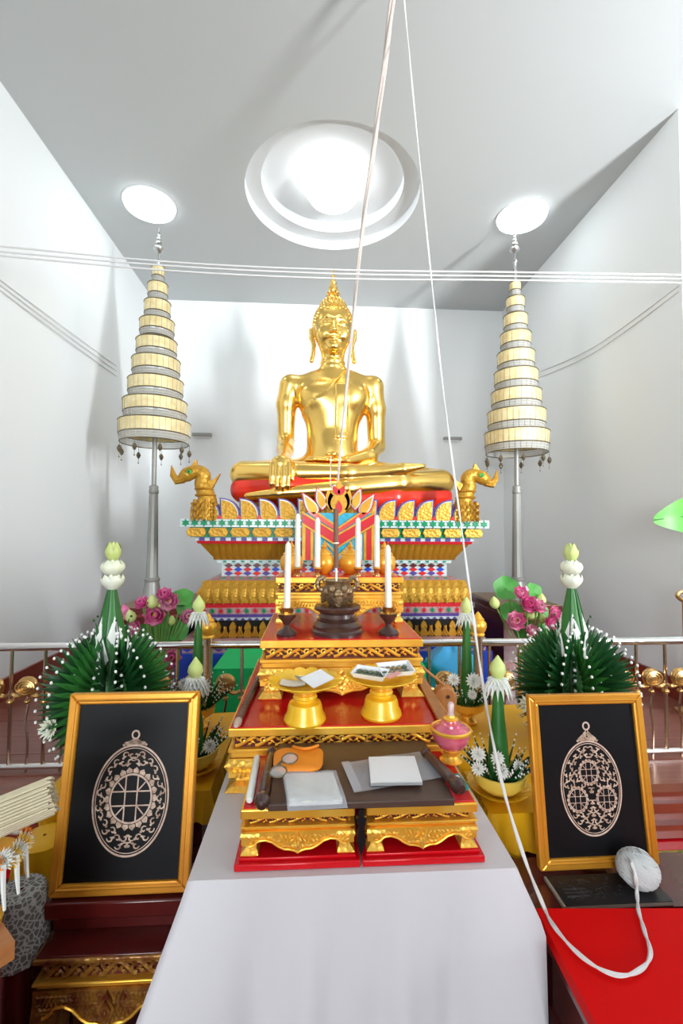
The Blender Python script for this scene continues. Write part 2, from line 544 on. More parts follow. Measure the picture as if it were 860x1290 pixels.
# ------------------------------------------------------------------ distance-field modelling for the statue
class Field:
    def __init__(self, xs, ys, zs):
        self.xs, self.ys, self.zs = (np.asarray(a, np.float32) for a in (xs, ys, zs))
        self.F = np.full((len(xs), len(ys), len(zs)), 5.0, np.float32)

    def win(self, lo, hi, pad):
        s = []
        for a, l, h in zip((self.xs, self.ys, self.zs), lo, hi):
            i0 = max(0, int(np.searchsorted(a, l - pad)) - 1)
            i1 = min(len(a), int(np.searchsorted(a, h + pad)) + 1)
            s.append(slice(i0, i1))
        return tuple(s), self.xs[s[0]][:, None, None], self.ys[s[1]][None, :, None], self.zs[s[2]][None, None, :]

    def mix(self, w, d, k):
        A = self.F[w]
        if k <= 0:
            self.F[w] = np.minimum(A, d)
        else:
            h = np.maximum(k - np.abs(A - d), 0) / k
            self.F[w] = np.minimum(A, d) - h * h * k * 0.25

    def cap(self, a, b, ra, rb=None, k=0.05):
        rb = ra if rb is None else rb
        a, b = np.array(a, np.float32), np.array(b, np.float32)
        R = max(ra, rb)
        w, X, Y, Z = self.win(np.minimum(a, b) - R, np.maximum(a, b) + R, k + 0.06)
        ab = b - a
        L = float(ab @ ab) + 1e-9
        t = np.clip(((X - a[0]) * ab[0] + (Y - a[1]) * ab[1] + (Z - a[2]) * ab[2]) / L, 0, 1)
        d = np.sqrt((X - a[0] - ab[0] * t) ** 2 + (Y - a[1] - ab[1] * t) ** 2 + (Z - a[2] - ab[2] * t) ** 2) - (ra + (rb - ra) * t)
        self.mix(w, d, k)

    def path(self, pts, rs, k=0.05):
        for i in range(len(pts) - 1):
            self.cap(pts[i], pts[i + 1], rs[i], rs[i + 1], k)

    def ell(self, c, r, k=0.05, cut=False):
        c, r = np.array(c, np.float32), np.array(r, np.float32)
        w, X, Y, Z = self.win(c - r, c + r, k + 0.06)
        q = np.sqrt(((X - c[0]) / r[0]) ** 2 + ((Y - c[1]) / r[1]) ** 2 + ((Z - c[2]) / r[2]) ** 2)
        g = np.sqrt(((X - c[0]) / r[0] ** 2) ** 2 + ((Y - c[1]) / r[1] ** 2) ** 2 + ((Z - c[2]) / r[2] ** 2) ** 2)
        d = q * (q - 1) / (g + 1e-6)
        if cut:
            A = self.F[w]
            kk = max(k, 1e-4)
            h = np.maximum(kk - np.abs(A + d), 0) / kk
            self.F[w] = np.maximum(A, -d) + h * h * kk * 0.25
        else:
            self.mix(w, d, k)

    def mesh(self, name, m):
        F = self.F
        S_ = F < 0
        c = S_[:-1, :-1, :-1].astype(np.int8)
        tot = np.zeros_like(c)
        for dx in (0, 1):
            for dy in (0, 1):
                for dz in (0, 1):
                    tot += S_[dx:dx + c.shape[0], dy:dy + c.shape[1], dz:dz + c.shape[2]]
        act = (tot > 0) & (tot < 8)
        I, J, K = np.nonzero(act)
        idx = np.full(act.shape, -1, np.int64)
        idx[I, J, K] = np.arange(len(I))
        acc = np.zeros((len(I), 3))
        cnt = np.zeros(len(I))
        ax = [self.xs, self.ys, self.zs]
        cor = [(dx, dy, dz) for dx in (0, 1) for dy in (0, 1) for dz in (0, 1)]
        for p in cor:
            for a_ in range(3):
                if p[a_]:
                    continue
                q = list(p)
                q[a_] = 1
                fa = F[I + p[0], J + p[1], K + p[2]]
                fb = F[I + q[0], J + q[1], K + q[2]]
                ok = (fa < 0) != (fb < 0)
                t = np.where(ok, fa / np.where(ok, fa - fb, 1), 0)
                base = [ax[0][I + p[0]], ax[1][J + p[1]], ax[2][K + p[2]]]
                end = [ax[0][I + q[0]], ax[1][J + q[1]], ax[2][K + q[2]]]
                for d_ in range(3):
                    acc[:, d_] += np.where(ok, base[d_] + (end[d_] - base[d_]) * t, 0)
                cnt += ok
        V = acc / cnt[:, None]
        faces = []
        for a_ in range(3):
            b_, c_ = (a_ + 1) % 3, (a_ + 2) % 3
            sl0 = [slice(None)] * 3
            sl1 = [slice(None)] * 3
            sl0[a_] = slice(0, -1)
            sl1[a_] = slice(1, None)
            ch = S_[tuple(sl0)] != S_[tuple(sl1)]
            pts = np.array(np.nonzero(ch))
            ins = (pts[b_] > 0) & (pts[c_] > 0) & (pts[b_] < F.shape[b_] - 1) & (pts[c_] < F.shape[c_] - 1)
            pts = pts[:, ins]
            sg = S_[tuple(pts)]
            quad = []
            for ob, oc in ((0, 0), (-1, 0), (-1, -1), (0, -1)):
                q = pts.copy()
                q[b_] += ob
                q[c_] += oc
                quad.append(idx[tuple(q)])
            quad = np.stack(quad, 1)
            quad = np.where(sg[:, None], quad, quad[:, ::-1])
            faces.append(quad)
        Fq = np.concatenate(faces)
        me = bpy.data.meshes.new(name)
        me.vertices.add(len(V))
        me.vertices.foreach_set('co', V.astype(np.float32).ravel())
        me.loops.add(Fq.size)
        me.loops.foreach_set('vertex_index', Fq.astype(np.int32).ravel())
        me.polygons.add(len(Fq))
        me.polygons.foreach_set('loop_start', np.arange(0, Fq.size, 4, dtype=np.int32))
        me.update(calc_edges=True)
        me.validate()
        me.polygons.foreach_set('use_smooth', [True] * len(me.polygons))
        me.materials.append(m)
        return me


def axis(*segs):
    out = []
    for a, b_, st in segs:
        k = max(1, int(round((b_ - a) / st)))
        out += [a + (b_ - a) * i / k for i in range(k)]
    return out + [segs[-1][1]]


# ------------------------------------------------------------------ the seated statue
BY = 4.17
BK = 4.42 / 4.17   # the figure sits further back at a matching size
bo = P(418, 636, BY)
SEATZ = bo.z
bo = P(418, 636, BY * BK)
SEATZ = bo.z
buddha = thing('buddha_statue', 'large polished gold seated statue on the tall mosaic pedestal', 'statue', (bo.x, BY * BK, SEATZ - 0.02))
buddha.scale = (BK, BK, BK)
Fd = Field(axis((-1.02, -0.56, 0.014), (-0.56, -0.26, 0.008), (-0.26, 0.26, 0.0075), (0.26, 1.16, 0.014)),
           axis((-0.68, -0.1, 0.009), (-0.1, 0.34, 0.013)),
           axis((-0.05, 0.06, 0.012), (0.06, 0.4, 0.008), (0.4, 1.3, 0.013), (1.3, 1.98, 0.0068)))
# torso
Fd.ell((0.0, 0.03, 0.30), (0.34, 0.25, 0.20), 0.0)
Fd.ell((0.0, 0.0, 0.62), (0.225, 0.165, 0.40), 0.12)
Fd.ell((0.0, 0.0, 0.98), (0.325, 0.185, 0.235), 0.14)
Fd.ell((-0.15, -0.09, 1.00), (0.15, 0.10, 0.12), 0.06)
Fd.ell((0.15, -0.09, 1.00), (0.15, 0.10, 0.12), 0.06)
Fd.ell((0.0, -0.08, 0.50), (0.16, 0.11, 0.15), 0.08)
Fd.cap((-0.37, 0.02, 1.13), (0.37, 0.02, 1.13), 0.09, 0.09, 0.08)
Fd.ell((0.0, 0.03, 1.19), (0.25, 0.11, 0.10), 0.08)
T = Fd.F.copy()
# monastic robe hugging the torso, open at one shoulder, and the sash hanging down the front
w, X, Y, Z = Fd.win((-1, -1, 0.15), (1.1, 0.5, 1.35), 0.0)
line = np.interp(X, [-0.30, -0.24, -0.08, 0.02, 0.10, 0.20], [0.84, 0.90, 0.99, 1.10, 1.22, 1.40])
Fd.F[w] = np.minimum(Fd.F[w], np.maximum(T[w] - 0.010, np.maximum(Z - line, 0.30 - Z) * 0.8))
Fd.F[w] = np.minimum(Fd.F[w], np.maximum(T[w] - 0.022, np.maximum(np.maximum(0.02 - X, X - 0.125), np.maximum(Z - 1.10, 0.60 - Z))))
Fd.F[w] = np.minimum(Fd.F[w], np.maximum(T[w] - 0.028, np.maximum(np.maximum(0.015 - X, X - 0.13), np.maximum(Z - 0.635, 0.60 - Z))))
# legs
Fd.cap((-0.22, 0.02, 0.27), (-0.76, -0.22, 0.262), 0.18, 0.115, 0.06)
Fd.cap((0.22, 0.02, 0.27), (0.94, -0.20, 0.215), 0.18, 0.118, 0.06)
Fd.path([(-0.77, -0.25, 0.26), (-0.40, -0.40, 0.255), (0.10, -0.46, 0.255), (0.42, -0.46, 0.275)], [0.110, 0.102, 0.078, 0.052], 0.03)
Fd.path([(0.40, -0.46, 0.275), (0.56, -0.47, 0.295), (0.74, -0.45, 0.325)], [0.052, 0.052, 0.022], 0.012)
Fd.path([(0.95, -0.24, 0.21), (0.55, -0.40, 0.18), (0.10, -0.50, 0.125), (-0.46, -0.50, 0.085)], [0.114, 0.102, 0.075, 0.050], 0.02)
Fd.path([(-0.44, -0.50, 0.08), (-0.70, -0.46, 0.06)], [0.05, 0.03], 0.02)
# arm reaching down over the shin
Fd.path([(-0.395, 0.02, 1.12), (-0.425, 0.03, 0.95), (-0.43, 0.06, 0.62)], [0.098, 0.090, 0.074], 0.035)
Fd.path([(-0.43, 0.06, 0.62), (-0.425, -0.10, 0.50), (-0.425, -0.33, 0.385)], [0.074, 0.070, 0.050], 0.03)
Fd.path([(-0.425, -0.33, 0.385), (-0.428, -0.44, 0.36)], [0.052, 0.056], 0.03)
Fd.ell((-0.43, -0.505, 0.315), (0.088, 0.055, 0.075), 0.035)
for i, (ln, dx) in enumerate(((0.055, -0.068), (0.035, -0.023), (0.03, 0.022), (0.04, 0.064))):
    x = -0.432 + dx
    Fd.path([(x, -0.53, 0.31), (x * 1.0, -0.575, 0.21), (x, -0.585, 0.10 + ln), (x, -0.580, 0.075 + ln)], [0.024, 0.0215, 0.019, 0.015], 0.006)
Fd.path([(-0.36, -0.46, 0.33), (-0.335, -0.53, 0.26), (-0.335, -0.55, 0.19)], [0.028, 0.022, 0.016], 0.012)
# arm resting in the lap, palm up
Fd.path([(0.375, 0.02, 1.12), (0.405, 0.04, 0.92), (0.42, 0.08, 0.58)], [0.098, 0.092, 0.080], 0.035)
Fd.path([(0.42, 0.08, 0.58), (0.33, -0.10, 0.46), (0.12, -0.27, 0.385)], [0.080, 0.074, 0.050], 0.03)
Fd.ell((0.0, -0.31, 0.375), (0.115, 0.075, 0.035), 0.03)
for i, dy in enumerate((-0.062, -0.022, 0.018, 0.056)):
    Fd.path([(-0.06, -0.315 + dy, 0.380), (-0.16, -0.32 + dy, 0.383), (-0.235 + 0.012 * abs(i - 1), -0.32 + dy * 0.9, 0.375)], [0.022, 0.020, 0.014], 0.006)
Fd.path([(0.05, -0.35, 0.40), (0.0, -0.39, 0.425), (-0.06, -0.385, 0.425)], [0.026, 0.021, 0.015], 0.012)
# neck with folds, head, face
Fd.cap((0, 0.02, 1.20), (0, 0.01, 1.46), 0.115, 0.105, 0.05)
for z in (1.29, 1.335):
    Fd.ell((0, 0.015, z), (0.118, 0.118, 0.018), 0.02)
Fd.ell((0, 0.0, 1.68), (0.175, 0.195, 0.215), 0.02)
Fd.ell((0, -0.045, 1.565), (0.152, 0.150, 0.170), 0.06)
Fd.ell((0, -0.145, 1.435), (0.055, 0.045, 0.04), 0.05)
Fd.path([(0, -0.190, 1.665), (0, -0.212, 1.60), (0, -0.236, 1.555)], [0.016, 0.020, 0.026], 0.016)
for s in (-1, 1):
    Fd.ell((s * 0.030, -0.215, 1.548), (0.020, 0.018, 0.015), 0.010)
    Fd.ell((s * 0.072, -0.198, 1.628), (0.048, 0.030, 0.026), 0.012, cut=True)
    Fd.ell((s * 0.072, -0.168, 1.630), (0.042, 0.026, 0.026), 0.006)
    Fd.path([(s * 0.030, -0.186, 1.628), (s * 0.070, -0.188, 1.621), (s * 0.112, -0.158, 1.632)], [0.005, 0.007, 0.005], 0.004)
    Fd.path([(s * 0.014, -0.194, 1.668), (s * 0.06, -0.194, 1.690), (s * 0.125, -0.150, 1.660)], [0.010, 0.010, 0.007], 0.010)
    Fd.path([(s * 0.0, -0.205, 1.500), (s * 0.03, -0.203, 1.508), (s * 0.066, -0.176, 1.512)], [0.012, 0.011, 0.005], 0.006)
    Fd.ell((s * 0.095, -0.13, 1.55), (0.05, 0.05, 0.06), 0.05)
    # long ears
    Fd.path([(s * 0.175, 0.02, 1.665), (s * 0.200, 0.02, 1.640), (s * 0.195, 0.015, 1.57), (s * 0.178, 0.0, 1.50)], [0.020, 0.026, 0.026, 0.022], 0.012)
    Fd.path([(s * 0.178, 0.0, 1.50), (s * 0.182, -0.015, 1.42), (s * 0.198, -0.02, 1.345)], [0.022, 0.020, 0.022], 0.012)
Fd.path([(-0.045, -0.192, 1.482), (0, -0.203, 1.476), (0.045, -0.192, 1.482)], [0.007, 0.014, 0.007], 0.006)
Fd.ell((0, 0.015, 1.85), (0.115, 0.125, 0.085), 0.05)
me = Fd.mesh('body', GOLD)
body = link('body', me, buddha)
sm = body.modifiers.new('soften', 'SMOOTH')
sm.factor = 0.5
sm.iterations = 2
# red painted seat between and below the crossed legs
Fs = Field(axis((-1.02, 1.16, 0.02)), axis((-0.66, 0.4, 0.02)), axis((-0.12, 0.32, 0.015)))
Fs.ell((0.05, -0.02, 0.07), (0.90, 0.42, 0.13), 0.0)
Fs.path([(-0.76, -0.25, 0.13), (-0.35, -0.41, 0.15), (0.15, -0.44, 0.14)], [0.118, 0.105, 0.08], 0.05)
Fs.path([(0.94, -0.23, 0.085), (0.5, -0.40, 0.06), (0.0, -0.46, 0.03)], [0.11, 0.10, 0.08], 0.05)
Fs.path([(0.0, -0.42, 0.16), (0.40, -0.42, 0.20)], [0.09, 0.06], 0.05)
link('seat', Fs.mesh('seat', REDSEAT), buddha, label='red painted seat below the crossed legs')
# curled hair as rows of small knobs, hairline above the brow
hb = MB()
for c, r in (((0, 0.0, 1.68), (0.177, 0.197, 0.217)), ((0, 0.015, 1.85), (0.118, 0.128, 0.088))):
    rows = 12 if r[2] > 0.1 else 7
    for j in range(rows):
        ph = (PI / 2) * (j + 0.5) / rows - (0.05 if r[2] > 0.1 else -0.1)
        nn = max(5, int(2 * PI * r[0] * math.cos(ph) / 0.036))
        for i in range(nn):
            a = 2 * PI * (i + 0.5 * (j % 2)) / nn
            p = (c[0] + r[0] * math.cos(ph) * math.cos(a), c[1] + r[1] * math.cos(ph) * math.sin(a), c[2] + r[2] * math.sin(ph))
            if p[1] < -0.02 and p[2] < 1.80 + 0.02 * math.cos(a * 2) - max(0, abs(p[0]) - 0.11) * 2.2 and r[2] > 0.1:
                continue
            if r[2] < 0.1 and p[2] < 1.83:
                continue
            hb.ball(p, 0.019, 6, 4)
hb.build('hair_curl', GOLD, buddha, kind='stuff')
fp = [(0.0, 1.90), (0.055, 1.905), (0.075, 1.925), (0.06, 1.945), (0.048, 1.955), (0.064, 1.970), (0.05, 1.985), (0.042, 1.995), (0.055, 2.010), (0.04, 2.03),
      (0.034, 2.04), (0.044, 2.055), (0.030, 2.075), (0.026, 2.085), (0.033, 2.10), (0.022, 2.12), (0.018, 2.15), (0.012, 2.19), (0.0, 2.26)]
MB().lathe(fp, 20, (0, 0.015, 0), lobes=8, amp=0.06).build('flame_finial', GOLD, buddha)
# ornament leaves around the finial
for ring, (z, r, h, nn) in enumerate(((1.925, 0.062, 0.05, 10), (1.985, 0.048, 0.04, 8))):
    lb = MB()
    for i in range(nn):
        a = 2 * PI * i / nn
        M = Matrix.Translation((r * math.cos(a), 0.015 + r * math.sin(a), z)) @ Matrix.Rotation(a - PI / 2, 4, 'Z')
        lb.add([(-0.016, 0, 0), (0.016, 0, 0), (0.01, 0.012, h * 0.6), (0, 0.006, h), (-0.01, 0.012, h * 0.6), (0, 0.016, h * 0.35)], [(0, 1, 5), (1, 2, 5), (2, 3, 5), (3, 4, 5), (4, 0, 5)], M)
    lb.build('finial_collar', GOLD, buddha)


# ------------------------------------------------------------------ the mosaic pedestal
TX, TYF, TD = 0.185, 3.60, 1.75     # centre, front, depth
TYC = TYF + TD / 2


def rect_loft(mb, prof, dep):
    """prof: (half width, z); dep: half depth at half width 1.225"""
    vs_, fs = [], []
    for hw, z in prof:
        hd = dep - (1.225 - hw)
        vs_ += [(-hw, -hd, z), (hw, -hd, z), (hw, hd, z), (-hw, hd, z)]
    for j in range(len(prof) - 1):
        for i in range(4):
            k = (i + 1) % 4
            fs.append((4 * j + i, 4 * j + k, 4 * j + 4 + k, 4 * j + 4 + i))
    fs.append((3, 2, 1, 0))
    e = 4 * (len(prof) - 1)
    fs.append((e, e + 1, e + 2, e + 3))
    mb.add(vs_, fs)


ped = thing('throne_pedestal', 'tall gold and mosaic tiered pedestal below the seated gold statue', 'pedestal', (TX, TYC, ZP))
HD = TD / 2


def band(name, m, prof, **k):
    mb = MB()
    rect_loft(mb, [(a, z - ZP) for a, z in prof], HD)
    return mb.build(name, m, ped, smooth=False, **k)


def fy(hw):
    return -(HD - (1.225 - hw))


band('seat_slab', GOLDF, [(1.10, 1.57), (1.10, SEATZ - 0.11)])
band('star_band', WHITEM, [(1.225, 1.508), (1.225, 1.572)])
band('lozenge_band', GREEN, [(1.165, 1.428), (1.165, 1.508)])
band('check_band', WHITEM, [(1.13, 1.398), (1.13, 1.428)])
band('red_fillet', REDM, [(1.115, 1.375), (1.125, 1.398)])
band('fluted_cove', GOLDQ, [(0.985, 1.236), (1.005, 1.25), (1.045, 1.30), (1.075, 1.34), (1.10, 1.375)])
band('dot_band', WHITEM, [(0.985, 1.210), (0.985, 1.236)])
band('diamond_band', WHITEM, [(0.955, 1.100), (0.955, 1.210)])
band('upper_step', PINKM, [(1.06, 1.075), (0.97, 1.100)])
band('lower_cove', GOLDQ, [(1.115, 0.90), (1.115, 0.99), (1.06, 1.075)])
band('zigzag_band', REDM, [(1.105, 0.862), (1.105, 0.90)])
band('flower_band', PINKM, [(1.11, 0.812), (1.11, 0.862)])
band('purple_fillet', PURPLE, [(1.13, 0.790), (1.13, 0.812)])
band('triangle_fillet', WHITEM, [(1.12, 0.765), (1.12, 0.790)])
band('figure_band', BLACK, [(1.13, 0.630), (1.13, 0.765)])
band('base_band', PINKM, [(1.20, 0.53), (1.20, 0.63)])
band('plinth', BLUEM, [(1.24, ZP), (1.24, 0.53)])


def flatpoly(outline, th, m, name):
    return MB().prism(outline, -th, 0.004).mesh(name, m, smooth=False)


def star(r0, r1, n=6, sx=1.0):
    return [((r0 if i % 2 else r1) * math.cos(PI * i / n + PI / 2) * sx, (r0 if i % 2 else r1) * math.sin(PI * i / n + PI / 2)) for i in range(2 * n)]


# upper row: large overlapping lotus petals, mirrored about the middle
def petal_outline(s, g=0.0):
    w, h = 0.152, 0.165
    pts = [(-w / 2 + g, 0.0), (w / 2 - g, 0.0)]
    for i in range(9):
        t = i / 8
        pts.append((w / 2 - g - (w - 2 * g) * (t ** 1.7), (h - g) * (0.25 + 0.75 * math.sin(t * PI / 2))))
    pts.append((-w / 2 - 0.008 + g, h + 0.004 - g))
    return [(s * x, z) for x, z in pts]


pm = {}
for s in (-1, 1):
    pm[s] = (MB().prism(petal_outline(s), -0.05, 0.0).mesh('lotus_petal', PURPLE, smooth=False),
             MB().prism(petal_outline(s, 0.012), -0.062, -0.04).mesh('petal_edge', WHITEM, smooth=False),
             MB().prism([(x, z - 0.002) for x, z in petal_outline(s, 0.018)], -0.075, -0.05).mesh('petal_face', GOLDF, smooth=False))
tri_me = flatpoly([(-0.022, 0), (0.022, 0), (0, 0.032)], 0.03, REDM, 'red_point')
for s in (-1, 1):
    for i in range(7):
        x = s * (0.085 + 0.152 * i)
        # outer (left) petals arch away from the middle
        p = link('lotus_petal', pm[-s if False else (1 if s < 0 else -1)][0], ped, (x, fy(1.16), 1.572 - ZP))
        link('petal_edge', pm[1 if s < 0 else -1][1], p)
        link('petal_face', pm[1 if s < 0 else -1][2], p)
        link('red_point', tri_me, ped, (x + s * 0.076, fy(1.16) - 0.05, 1.573 - ZP))
for i in range(9):
    for s in (-1, 1):
        y = -0.62 + 0.152 * i
        p = link('lotus_petal', pm[1][0], ped, (s * 1.13, y, 1.572 - ZP), (0, 0, s * PI / 2))
        link('petal_edge', pm[1][1], p)
        link('petal_face', pm[1][2], p)
st_me = flatpoly(star(0.017, 0.031, 6, 1.12), 0.006, GREEN, 'star_tile')
N = 35
for i in range(N):
    link('star_tile', st_me, ped, ((i - (N - 1) / 2) * 0.0695, fy(1.225), 1.540 - ZP))
hexo = [(-0.078, 0), (-0.060, 0.034), (0.060, 0.034), (0.078, 0), (0.060, -0.034), (-0.060, -0.034)]
hx_me = flatpoly(hexo, 0.022, GOLDF, 'gold_lozenge')
for i in range(14):
    link('gold_lozenge', hx_me, ped, ((i - 6.5) * 0.171, fy(1.165), 1.468 - ZP))
ck_me = MB().box((0, 0, 0), (0.042, 0.012, 0.026)).mesh('dark_check', PURPLE, smooth=False)
for i in range(27):
    link('dark_check', ck_me, ped, ((i - 13) * 0.083, fy(1.13), 1.412 - ZP))


# gold flutes following the cove
def flute(z0, z1, prof, w, tip):
    mb = MB()
    ns = 6
    rows = []
    for j in range(ns + 1):
        z = z0 + (z1 - z0) * j / ns
        hw = interp(z, prof)
        rows.append((hw, z))
    vs_, fs = [], []
    for j, (hw, z) in enumerate(rows):
        ww = w / 2 * (0.98 if j else (0.6 if tip else 0.98))
        y = fy(hw)
        zz = z - (0.0)
        for x, d in ((-ww, 0.0), (-ww * 0.6, 0.006), (0, 0.009), (ww * 0.6, 0.006), (ww, 0.0)):
            vs_.append((x, y - d, zz - ZP))
    for j in range(ns):
        for k in range(4):
            fs.append((5 * j + k, 5 * j + k + 1, 5 * j + 6 + k, 5 * j + 5 + k))
    if tip:
        hw, z = rows[0]
        vs_.append((0, fy(hw) - 0.008, z - 0.026 - ZP))
        t_ = len(vs_) - 1
        fs += [(0, t_, 1), (1, t_, 2), (2, t_, 3), (3, t_, 4)]
    return mb.add(vs_, fs)


cove = [(1.236, 0.987), (1.25, 1.005), (1.30, 1.045), (1.34, 1.075), (1.375, 1.10)]
fl_me = flute(1.238, 1.373, cove, 0.052, False).mesh('cove_flute', GOLDQ)
for i in range(38):
    link('cove_flute', fl_me, ped, ((i - 18.5) * 0.0535, 0, 0))
lcove = [(0.90, 1.116), (0.99, 1.116), (1.075, 1.06)]
lf_me = flute(0.915, 1.073, lcove, 0.072, True).mesh('hanging_petal', GOLDF)
for i in range(30):
    link('hanging_petal', lf_me, ped, ((i - 14.5) * 0.0725, 0, 0))
dia = [(-0.037, 0), (0, 0.021), (0.037, 0), (0, -0.021)]
dm = {c: flatpoly(dia, 0.006, m, 'diamond_tile') for c, m in (('r', REDM), ('b', BLUEM), ('d', MAROON), ('p', PURPLE))}
for r_, (z, seq) in enumerate(((1.188, 'dd'), (1.155, 'rb'), (1.122, 'pr'))):
    for i in range(24):
        link('diamond_tile', dm[seq[i % 2]], ped, ((i - 11.5) * 0.078, fy(0.955), z - ZP))
dot_me = MB().box((0, 0, 0), (0.026, 0.01, 0.014)).mesh('green_dot', GREEN, smooth=False)
for i in range(26):
    link('green_dot', dot_me, ped, ((i - 12.5) * 0.074, fy(0.985), 1.223 - ZP))
    link('green_dot', dot_me, ped, ((i - 12.5) * 0.074, fy(1.01) - 0.012, 1.088 - ZP))
f6 = [flatpoly(star(0.010, 0.027, 8), 0.006, m, 'flower_tile') for m in (REDM, GREEN)]
for i in range(32):
    link('flower_tile', f6[i % 2], ped, ((i - 15.5) * 0.0685, fy(1.11), 0.837 - ZP))
tw = flatpoly([(-0.02, 0), (0.02, 0), (0, 0.017)], 0.006, PURPLE, 'triangle_tile')
for i in range(40):
    link('triangle_tile', tw, ped, ((i - 19.5) * 0.0555, fy(1.12), 0.767 - ZP))


# repeated gold flame figures on the black frieze
def figure():
    mb = MB()
    mb.prism([(-0.028, 0.0), (0.028, 0.0), (0.034, 0.03), (0.022, 0.06), (0.03, 0.085), (0.016, 0.112), (0, 0.128), (-0.016, 0.112), (-0.03, 0.085), (-0.022, 0.06), (-0.034, 0.03)], -0.018, 0)
    for s in (-1, 1):
        pts = [(s * (0.034 + 0.026 * math.sin(t * 2.2)), -0.012, 0.012 + 0.075 * t) for t in [i / 8 for i in range(9)]]
        mb.tube(pts, [0.010] * 6 + [0.009, 0.008, 0.006], 5)
        mb.tube([(s * 0.05, -0.01, 0.004), (s * 0.072, -0.01, 0.03), (s * 0.066, -0.01, 0.05)], [0.009, 0.008, 0.004], 5)
        mb.ball((s * 0.02, -0.016, 0.072), 0.011, 6, 4)
    return mb


fg_me = figure().mesh('flame_figure', GOLDQ)
for i in range(19):
    link('flame_figure', fg_me, ped, ((i - 9) * 0.118, fy(1.13), 0.632 - ZP), scale=(0.9, 1, 1))
for r_, (z, seq) in enumerate(((0.60, 'rd'), (0.56, 'bp'))):
    for i in range(30):
        link('diamond_tile', dm[seq[i % 2]], ped, ((i - 14.5) * 0.080, fy(1.20), z - ZP))


# serpent-bird heads at the two front corners, curling outwards
def naga(s):
    root = None
    path = smooth_path([(0, 0, 0.0), (s * -0.02, 0, 0.10), (s * 0.0, 0, 0.20), (s * 0.03, 0, 0.28), (s * 0.015, 0, 0.345), (s * 0.07, 0, 0.375), (s * 0.15, 0, 0.345), (s * 0.205, 0, 0.30)], 5)
    # neck swings outward: offsets in +s direction
    nn = len(path)
    rad = [interp(i / (nn - 1), [(0, 0.085), (0.25, 0.07), (0.5, 0.055), (0.72, 0.052), (0.86, 0.058), (0.95, 0.036), (1, 0.022)]) for i in range(nn)]
    mb = MB().tube(path, rad, 10)
    neck = mb.build('naga_head', GOLDF, ped, (s * 1.045, fy(1.18) - 0.0, 1.572 - ZP))
    MB().tube([(s * 0.17, 0, 0.315), (s * 0.225, 0, 0.300), (s * 0.255, 0, 0.345), (s * 0.268, 0, 0.42)], [0.036, 0.034, 0.026, 0.003], 8).build('snout', GOLDF, neck)
    MB().prism([(s * 0.02, 0.385), (s * 0.065, 0.425), (s * 0.075, 0.47), (s * 0.115, 0.41), (s * 0.10, 0.375)][::s], -0.02, 0.02).build('crest', GOLDF, neck, smooth=False)
    MB().prism([(s * 0.0, 0.29), (s * -0.07, 0.315), (s * -0.115, 0.36), (s * -0.06, 0.25), (s * 0.0, 0.22)][::s], -0.018, 0.018).build('nape_flame', GOLDF, neck, smooth=False)
    MB().ball((s * 0.115, -0.058, 0.365), (0.022, 0.012, 0.018), 8, 6).build('eye', EMER, neck)
    MB().ball((s * 0.115, -0.066, 0.365), (0.009, 0.008, 0.009), 6, 4).build('pupil', BLACK, neck)
    MB().tube([(s * 0.085, -0.052, 0.37), (s * 0.10, -0.058, 0.39), (s * 0.13, -0.058, 0.388), (s * 0.148, -0.05, 0.365)], 0.007, 5).build('brow', GOLDQ, neck)
    for k, (z, r) in enumerate(((0.185, 0.076), (0.235, 0.068))):
        MB().lathe([(r, -0.01), (r + 0.008, 0), (r, 0.01)], 14, (s * (0.0 if k == 0 else 0.012), 0, z)).build('neck_ring', GOLDQ, neck)
    sc = MB()
    for j in range(6):
        for i in range(4 + (j % 2)):
            x = (i - 1.5 - 0.5 * (j % 2)) * 0.042
            z = 0.145 - j * 0.026
            sc.add([(x - 0.024, -0.070 + abs(x) * 0.4, z), (x + 0.024, -0.070 + abs(x) * 0.4, z), (x, -0.105 + abs(x) * 0.4, z - 0.036)], [(0, 2, 1)])
            sc.add([(x - 0.024, -0.070 + abs(x) * 0.4, z), (x, -0.075, z + 0.01), (x + 0.024, -0.070 + abs(x) * 0.4, z), (x, -0.105 + abs(x) * 0.4, z - 0.036)], [(0, 1, 3), (1, 2, 3)])
    sc.build('breast_scale', GOLDF, neck, smooth=False, kind='stuff')


for s in (-1, 1):
    naga(s)

# decorated front panel hanging down the middle of the pedestal, crowned with flames
pan = link('front_panel', MB().box((0, 0, 0.09), (0.56, 0.05, 0.36)).mesh('front_panel', CYANM, smooth=False), ped, (0, fy(1.225) - 0.09, 1.35 - ZP))


def pprism(name, m, outline, y0, y1=None, mir=True):
    for s in ((1, -1) if mir else (1,)):
        MB().prism([(s * x, z) for x, z in outline][::s], y0, (y0 + 0.012) if y1 is None else y1).build(name, m, pan, smooth=False)


pprism('red_chevron', REDM, [(0, 0.02), (0.275, 0.195), (0.275, 0.265), (0, 0.10)], -0.040)
pprism('gold_edge', GOLDQ, [(0, 0.005), (0.28, 0.180), (0.28, 0.195), (0, 0.020)], -0.044)
pprism('gold_edge', GOLDQ, [(0, 0.10), (0.28, 0.265), (0.28, 0.280), (0, 0.115)], -0.044)
pprism('red_chevron', REDPAINT, [(0, 0.122), (0.20, 0.245), (0.24, 0.275), (0.18, 0.275), (0, 0.150)], -0.038)
pprism('gold_edge', GOLDQ, [(0, 0.150), (0.175, 0.27), (0.15, 0.27), (0, 0.164)], -0.042)
pprism('side_strip', REDM, [(0.215, -0.09), (0.250, -0.09), (0.250, 0.16), (0.215, 0.135)], -0.036)
pprism('side_strip', GOLDQ, [(0.192, -0.09), (0.213, -0.09), (0.213, 0.135), (0.192, 0.12)], -0.038)
